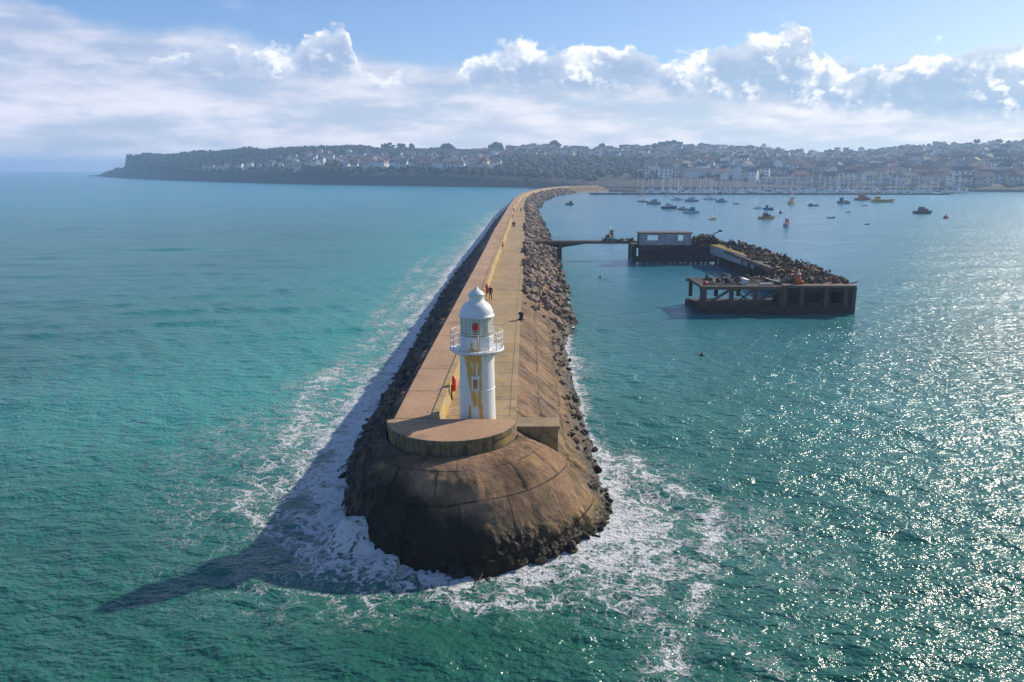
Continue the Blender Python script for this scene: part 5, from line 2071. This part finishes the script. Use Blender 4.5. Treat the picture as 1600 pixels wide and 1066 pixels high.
for a in [(606, 221.5, 20, 15, "broad dark pine, left one of the clump on the ridge above the white houses", 'flat', "pine_tree"),
          (626, 222.5, 14, 13, "dark pine in the middle of the ridge clump above the white houses", 'flat', "pine_tree"),
          (643, 221, 11, 16, "narrow upright tree right of the pine clump on the ridge", 'round', "evergreen_tree"),
          (699, 221.5, 22, 16, "dome-shaped dark tree on the ridge above the village", 'round', "evergreen_tree"),
          (774, 220.5, 28, 18, "wide dark tree on the ridge left of the breakwater's end", 'round', "evergreen_tree"),
          (797, 224, 16, 14, "smaller dark tree beside the wide one on the ridge", 'round', "evergreen_tree"),
          (866.5, 216.5, 21, 18, "tallest round tree standing alone on the ridge above the breakwater", 'round', "round_tree"),
          (941, 222, 12, 10, "small rounded tree on the ridge right of the lone round one", 'round', "round_tree"),
          (1048, 219.5, 34, 15, "long low clump-like tree on the ridge above the flats", 'flat', "evergreen_tree"),
          (1025, 222, 18, 13, "dark tree touching the left of the long low one on the ridge", 'round', "evergreen_tree"),
          (1410, 225, 14, 10, "low dark tree on the right-hand ridge", 'round', "evergreen_tree"),
          (1527, 214.5, 11, 13, "lone rounded tree breaking the skyline at far right", 'round', "round_tree"),
          (1560, 217, 14, 8, "small tree right of the lone one at far right", 'flat', "evergreen_tree")]:
    ridge_tree(*a)

# ------------------------------------------------------------------ town
M_hw = {k: simple("house_" + k, c_, .8, .12, .2) for k, c_ in dict(white=(.84, .84, .82), cream=(.66, .58, .44), pink=(.60, .42, .38), grey=(.40, .40, .40), blue=(.45, .55, .62)).items()}
M_hr = {k: simple("roof_" + k, c_, .8, .3, .3) for k, c_ in dict(slate=(.10, .10, .115), brown=(.20, .11, .075), red=(.28, .10, .07)).items()}
M_hwin = simple("dark_window", (.03, .035, .045), .2, .2)


def make_house(W_, D_, H_, wall, roof, storeys=2, hip=False, chim=1, cols_=3):
    t_ = bpy.data.objects.new("house", None)
    COL.objects.link(t_)
    mb = MB()
    mb.box((0, 0, H_ / 2 - 1.5), (W_, D_, H_ + 3))
    if not hip:
        rh = D_ * .38
        for sx in (-1, 1):
            mb.add([(sx * W_ / 2, -D_ / 2, H_), (sx * W_ / 2, D_ / 2, H_), (sx * W_ / 2, 0, H_ + rh)], [(0, 1, 2) if sx > 0 else (2, 1, 0)])
    for s_ in range(storeys):
        for c_ in range(cols_):
            x = (c_ + .5) / cols_ * W_ - W_ / 2
            zc = (s_ + .55) * H_ / storeys
            a, b = W_ / cols_ * .2, H_ / storeys * .24
            mb.add([(x - a, -D_ / 2 - .03, zc - b), (x + a, -D_ / 2 - .03, zc - b), (x + a, -D_ / 2 - .03, zc + b), (x - a, -D_ / 2 - .03, zc + b)], [(0, 1, 2, 3)], 1)
    mb.build("wall", [M_hw[wall], M_hwin], t_)
    mb = MB()
    rh = D_ * .38
    ov = .35
    if hip:
        e = D_ / 2
        v_ = [(-W_ / 2 - ov, -D_ / 2 - ov, H_), (W_ / 2 + ov, -D_ / 2 - ov, H_), (W_ / 2 + ov, D_ / 2 + ov, H_), (-W_ / 2 - ov, D_ / 2 + ov, H_), (-W_ / 2 + e, 0, H_ + rh), (W_ / 2 - e, 0, H_ + rh)]
        mb.add(v_, [(0, 1, 5, 4), (1, 2, 5), (2, 3, 4, 5), (3, 0, 4), (3, 2, 1, 0)])
    else:
        th = .22
        for s_ in (-1, 1):
            v_ = [(-W_ / 2 - ov, s_ * (D_ / 2 + ov), H_ - .2), (W_ / 2 + ov, s_ * (D_ / 2 + ov), H_ - .2), (W_ / 2 + ov, 0, H_ + rh + .05), (-W_ / 2 - ov, 0, H_ + rh + .05)]
            v2 = [(a, b, c_ + th) for a, b, c_ in v_]
            mb.add(v_ + v2, [(0, 1, 2, 3), (7, 6, 5, 4), (0, 4, 5, 1), (0, 3, 7, 4), (1, 5, 6, 2)])
    rf = mb.build("roof", M_hr[roof], t_)
    for k in range(chim):
        cx = (-W_ / 2 + 1.0) if k == 0 else (-W_ / 2 + 1 + k * W_ / chim)
        MB().box((cx, 0, H_ + rh + .3), (.8, 1.1, 1.9)).build("chimney", M_hw['pink'], rf)
    return t_


TEMPL = []
specs = [(9, 7.5, 5.4, 'white', 'slate', 2, False), (8, 8, 5.6, 'white', 'brown', 2, True), (11, 7.5, 5.2, 'cream', 'slate', 2, False), (8, 7, 5.6, 'pink', 'red', 2, False),
         (10, 8, 5.5, 'grey', 'slate', 2, True), (9, 7, 7.8, 'white', 'slate', 3, False), (8.5, 8, 5.4, 'blue', 'slate', 2, False), (12, 8, 5.2, 'cream', 'red', 2, True)]
for s_ in specs:
    TEMPL.append((make_house(*s_), s_))
hs = []
r7 = random.Random(77)


def add_houses(x0, x1, t0, t1, n_, zone, wts, row=.07, jit=.012):
    tries = 0
    got = 0
    while got < n_ and tries < n_ * 40:
        tries += 1
        px = r7.uniform(x0, x1)
        t_ = t0 + row * round(r7.uniform(0, (t1 - t0) / row)) + r7.gauss(0, jit)
        x, y_, z = terr(px, max(.012, min(.985, t_)))
        if any(abs(x - h[0]) < 10.5 and abs(y_ - h[1]) < 13 for h in hs):
            continue
        hs.append((x, y_, z, r7.choices(range(8), wts)[0], zone))
        got += 1


add_houses(560, 745, .12, .26, 45, 'village', [8, 6, 3, 1, 1, 3, 1, 1])
add_houses(450, 775, .14, .62, 110, 'village', [6, 4, 3, 1, 1, 3, 1, 2])
add_houses(315, 470, .07, .18, 14, 'shore', [6, 3, 2, 1, 1, 1, 0, 0])
add_houses(775, 940, .60, .96, 70, 'ridge', [3, 3, 3, 2, 3, 1, 1, 2])
add_houses(940, 1240, .50, .97, 200, 'ridge', [3, 3, 3, 1.5, 4, 1, 2, 1])
add_houses(1000, 1240, .10, .32, 50, 'centre', [3, 2, 3, 2, 3, 3, 1, 1])
add_houses(1240, 1640, .06, .62, 300, 'east', [3, 2, 4, 3, 3, 3, 2, 1])
add_houses(1240, 1640, .66, .97, 90, 'eastridge', [3, 3, 3, 1, 4, 1, 1, 1])
zl = {'village': "among trees in the hillside village left of the breakwater", 'shore': "low on the wooded shore of the headland", 'ridge': "near the top of the hill above the marina",
      'centre': "just above the marina waterfront", 'east': "in the packed terraces of the town at right", 'eastridge': "near the skyline at far right"}
cn = {'white': 'white', 'cream': 'cream', 'pink': 'pinkish', 'grey': 'grey', 'blue': 'pale blue'}
hs.sort(key=lambda h: h[1])
NBIG = 22
usedt = set()
restw = {}
for k, (x, y_, z, ti, zone) in enumerate(hs):
    base, sp = TEMPL[ti]
    rz_ = math.atan2(x, y_) * -1 * .6 + r7.gauss(0, .35) + (math.pi / 2 if r7.random() < .22 else 0)
    if k < 270:
        if ti in usedt:
            o = copy_tree(base)
        else:
            o = base
            usedt.add(ti)
        o.location = (x, y_, z)
        o.rotation_euler = (0, 0, rz_)
        s_ = r7.uniform(.9, 1.2) * (1.5 if zone == 'village' else 1.25)
        o.scale = (s_ * r7.uniform(.9, 1.25), s_, s_)
        tag(o, "%s %s house with %s roof %s" % ('three-storey' if sp[5] == 3 else 'small', cn[sp[3]], sp[4], zl[zone]), "house", "houses of the harbour town")
    else:
        restw.setdefault(0, []).append((x, y_, z, ti, rz_, r7.uniform(.85, 1.2)))
mb = MB()
mats_all = [M_hw[k] for k in ('white', 'cream', 'pink', 'grey', 'blue')] + [M_hr[k] for k in ('slate', 'brown', 'red')] + [M_hwin]
widx = {k: i for i, k in enumerate(('white', 'cream', 'pink', 'grey', 'blue'))}
ridx = {k: 5 + i for i, k in enumerate(('slate', 'brown', 'red'))}
for (x, y_, z, ti, rz_, s_) in restw.get(0, []):
    W_, D_, H_, wl, rf, sto, hip = specs[ti]
    Mx = Matrix.Translation((x, y_, z)) @ Matrix.Rotation(rz_, 4, 'Z') @ Matrix.Scale(s_, 4)

    def tx(vs):
        return [Mx @ Vector(v) for v in vs]
    a, b = W_ / 2, D_ / 2
    mb.add(tx([(-a, -b, -3), (a, -b, -3), (a, b, -3), (-a, b, -3), (-a, -b, H_), (a, -b, H_), (a, b, H_), (-a, b, H_)]),
           [(0, 1, 5, 4), (1, 2, 6, 5), (2, 3, 7, 6), (3, 0, 4, 7)], widx[wl])
    e = b if hip else -.3
    rh = D_ * .38
    mb.add(tx([(-a - .3, -b - .3, H_), (a + .3, -b - .3, H_), (a + .3, b + .3, H_), (-a - .3, b + .3, H_), (-a + e, 0, H_ + rh), (a - e, 0, H_ + rh)]),
           [(0, 1, 5, 4), (2, 3, 4, 5)] + ([(1, 2, 5), (3, 0, 4)] if hip else []), ridx[rf])
    if not hip:
        mb.add(tx([(a, -b, H_), (a, b, H_), (a, 0, H_ + rh - .2), (-a, -b, H_), (-a, b, H_), (-a, 0, H_ + rh - .2)]), [(0, 1, 2), (5, 4, 3)], widx[wl])
    for s2 in range(sto):
        for c_ in range(3):
            xx = (c_ + .5) / 3 * W_ - a
            zz = (s2 + .55) * H_ / sto
            mb.add(tx([(xx - .7, -b - .05, zz - .7), (xx + .7, -b - .05, zz - .7), (xx + .7, -b - .05, zz + .7), (xx - .7, -b - .05, zz + .7)]), [(0, 1, 2, 3)], 8)
o = mb.build("far_houses", mats_all)
tag(o, "mass of small far houses filling the upper hillside of the town", "houses", kind='stuff')


def big_block(px0, px1, ytop, ybot, t_, wall, roof, lab, storeys=4, cols_=14, flat=False, D_=12, nm="apartment_block", cat="building"):
    pxm = (px0 + px1) / 2
    x, y_, z = terr(pxm, t_)
    zb = min(z, ZY(ybot, y_)) - 1
    zt = ZY(ytop, y_)
    W_ = (px1 - px0) / F * y_
    H_ = zt - zb
    rz_ = -math.atan2(x, y_) * .5
    o = thing(nm, lab, cat, (x, y_, zb), rz_)
    rh = 0 if flat else min(3.0, H_ * .3)
    Hw = H_ - rh
    MB().box((0, 0, Hw / 2 - 2), (W_, D_, Hw + 4)).build("wall", M_hw[wall], o)
    mb = MB()
    if flat:
        mb.box((0, 0, Hw + .2), (W_ + .6, D_ + .6, .4))
    else:
        mb.add([(-W_ / 2 - .4, -D_ / 2 - .4, Hw), (W_ / 2 + .4, -D_ / 2 - .4, Hw), (W_ / 2 + .4, D_ / 2 + .4, Hw), (-W_ / 2 - .4, D_ / 2 + .4, Hw), (-W_ / 2 + 2, 0, Hw + rh), (W_ / 2 - 2, 0, Hw + rh)],
               [(0, 1, 5, 4), (1, 2, 5), (2, 3, 4, 5), (3, 0, 4), (3, 2, 1, 0)])
    mb.build("roof", M_hr[roof], o)
    for s_ in range(storeys):
        mb = MB()
        for c_ in range(cols_):
            mb.box(((c_ + .5) / cols_ * W_ - W_ / 2, -D_ / 2 - .04, (s_ + .6) * Hw / storeys), (W_ / cols_ * .42, .14, Hw / storeys * .38))
        mb.build("window_row", M_hwin, o)
    return o


big_block(928, 978, 262, 275, .22, 'white', 'slate', "long white block halfway down the wooded hill right of the breakwater's end", 3, 16, True)
big_block(944, 1003, 238, 256, .62, 'blue', 'slate', "wide pale blue-grey block of flats below the ridge", 5, 16, True)
big_block(1036, 1066, 267, 281, .12, 'pink', 'slate', "pinkish block above the marina, left of the widest white one", 3, 8)
big_block(1069, 1118, 263, 279, .12, 'white', 'slate', "widest white terrace right above the marina", 3, 14)
big_block(1120, 1142, 264, 277, .13, 'cream', 'red', "cream block right of the widest white terrace", 3, 6)
big_block(1163, 1186, 264, 275, .14, 'cream', 'brown', "bright cream house standing alone above the marina masts", 2, 6, D_=9, nm="large_house", cat="house")
big_block(1028, 1062, 234, 246, .70, 'blue', 'slate', "bluish block below the long low tree on the ridge", 4, 12, True)
big_block(735, 765, 232, 244, .75, 'grey', 'red', "grey block with red roof at the top of the village", 3, 8)
big_block(608, 622, 246, 256, .45, 'white', 'slate', "tall white house in the middle of the village", 3, 5, D_=9, nm="large_house", cat="house")
big_block(783, 800, 236, 256, .5, 'pink', 'red', "tall pinkish building with red roof left of the dark wood", 4, 5, D_=10)
big_block(826, 862, 280, 288, .03, 'grey', 'slate', "low grey shed on the shore behind the breakwater's end", 1, 8, True, nm="boat_shed", cat="shed")
big_block(1190, 1232, 276, 283, .05, 'pink', 'slate', "low pinkish building on the quay behind the masts", 2, 10, nm="quay_building")
big_block(1130, 1150, 246, 256, .55, 'cream', 'slate', "cream building half hidden in trees above the marina", 3, 6, D_=9)
# tall narrow houses along the right-hand quay
px = 1236
k = 0
wl = ['cream', 'pink', 'white', 'grey', 'cream', 'blue', 'white', 'pink']
while px < 1612:
    wp = r7.uniform(9, 17)
    hp = r7.uniform(10, 19)
    yb = np.interp(px, SHX, SHY) - 2.5
    x, y_, z = terr(px + wp / 2, .03 if k % 2 else .045)
    o = big_block(px, px + wp - .4, yb - hp, yb, .03 if k % 2 else .045, wl[k % 8], 'slate', "x", 3, 3, k % 4 == 3, 10, "quay_house", "house")
    o['label'] = "narrow %s house in the row along the right-hand quay" % cn[wl[k % 8]]
    o['group'] = "tall houses along the quay"
    px += wp
    k += 1
for i in range(16):
    px = 1250 + i * 22 + r7.uniform(-4, 4)
    o = big_block(px, px + r7.uniform(11, 22), 266 + r7.uniform(-6, 4), 280, .10, wl[(i * 3) % 8], 'slate' if i % 3 else 'brown', "x", 3, 5, False, 9, "terrace", "terrace")
    o['label'] = "%s terrace stepping up behind the quay houses" % cn[wl[(i * 3) % 8]]
    o['group'] = "terraces behind the quay"
# quay wall
mb = MB()
a0 = terr(900, 0)
pts = [terr(px, .004) for px in np.linspace(880, 1700, 60)]
vs = []
for x, y_, z in pts:
    vs += [(x, y_ - 3, -2), (x, y_ - 3, 2.6), (x, y_ + 9, 2.65), (x, y_ + 9, -2)]
mb.add(vs, [(4 * i + k, 4 * i + 4 + k, 4 * i + 5 + k, 4 * i + 1 + k) for i in range(59) for k in range(3)])
o = mb.build("quay_wall", simple("quay_stone", (.16, .13, .12), .9, .4, .3))
tag(o, "low dark stone quay wall along the town shore", "quay wall")

# ------------------------------------------------------------------ haze
m = bpy.data.materials.new("haze")
m.use_nodes = True
m.node_tree.nodes.clear()
t = NT(m.node_tree)
out = t.n('ShaderNodeOutputMaterial')
pv = t.n('ShaderNodeVolumePrincipled')
pv.inputs['Color'].default_value = (0.50, 0.72, 1.0, 1)
pv.inputs['Density'].default_value = HAZE_DENSITY = 0.00028
pv.inputs['Anisotropy'].default_value = 0.28
m.node_tree.links.new(pv.outputs[0], out.inputs['Volume'])
mb = MB()
mb.box((0, 0, 43.0), (17400, 17400, 120))
o = mb.build("haze", m)
o.location = (0, 0, 0)
tag(o, "thin blue sea haze", "haze", kind='stuff')
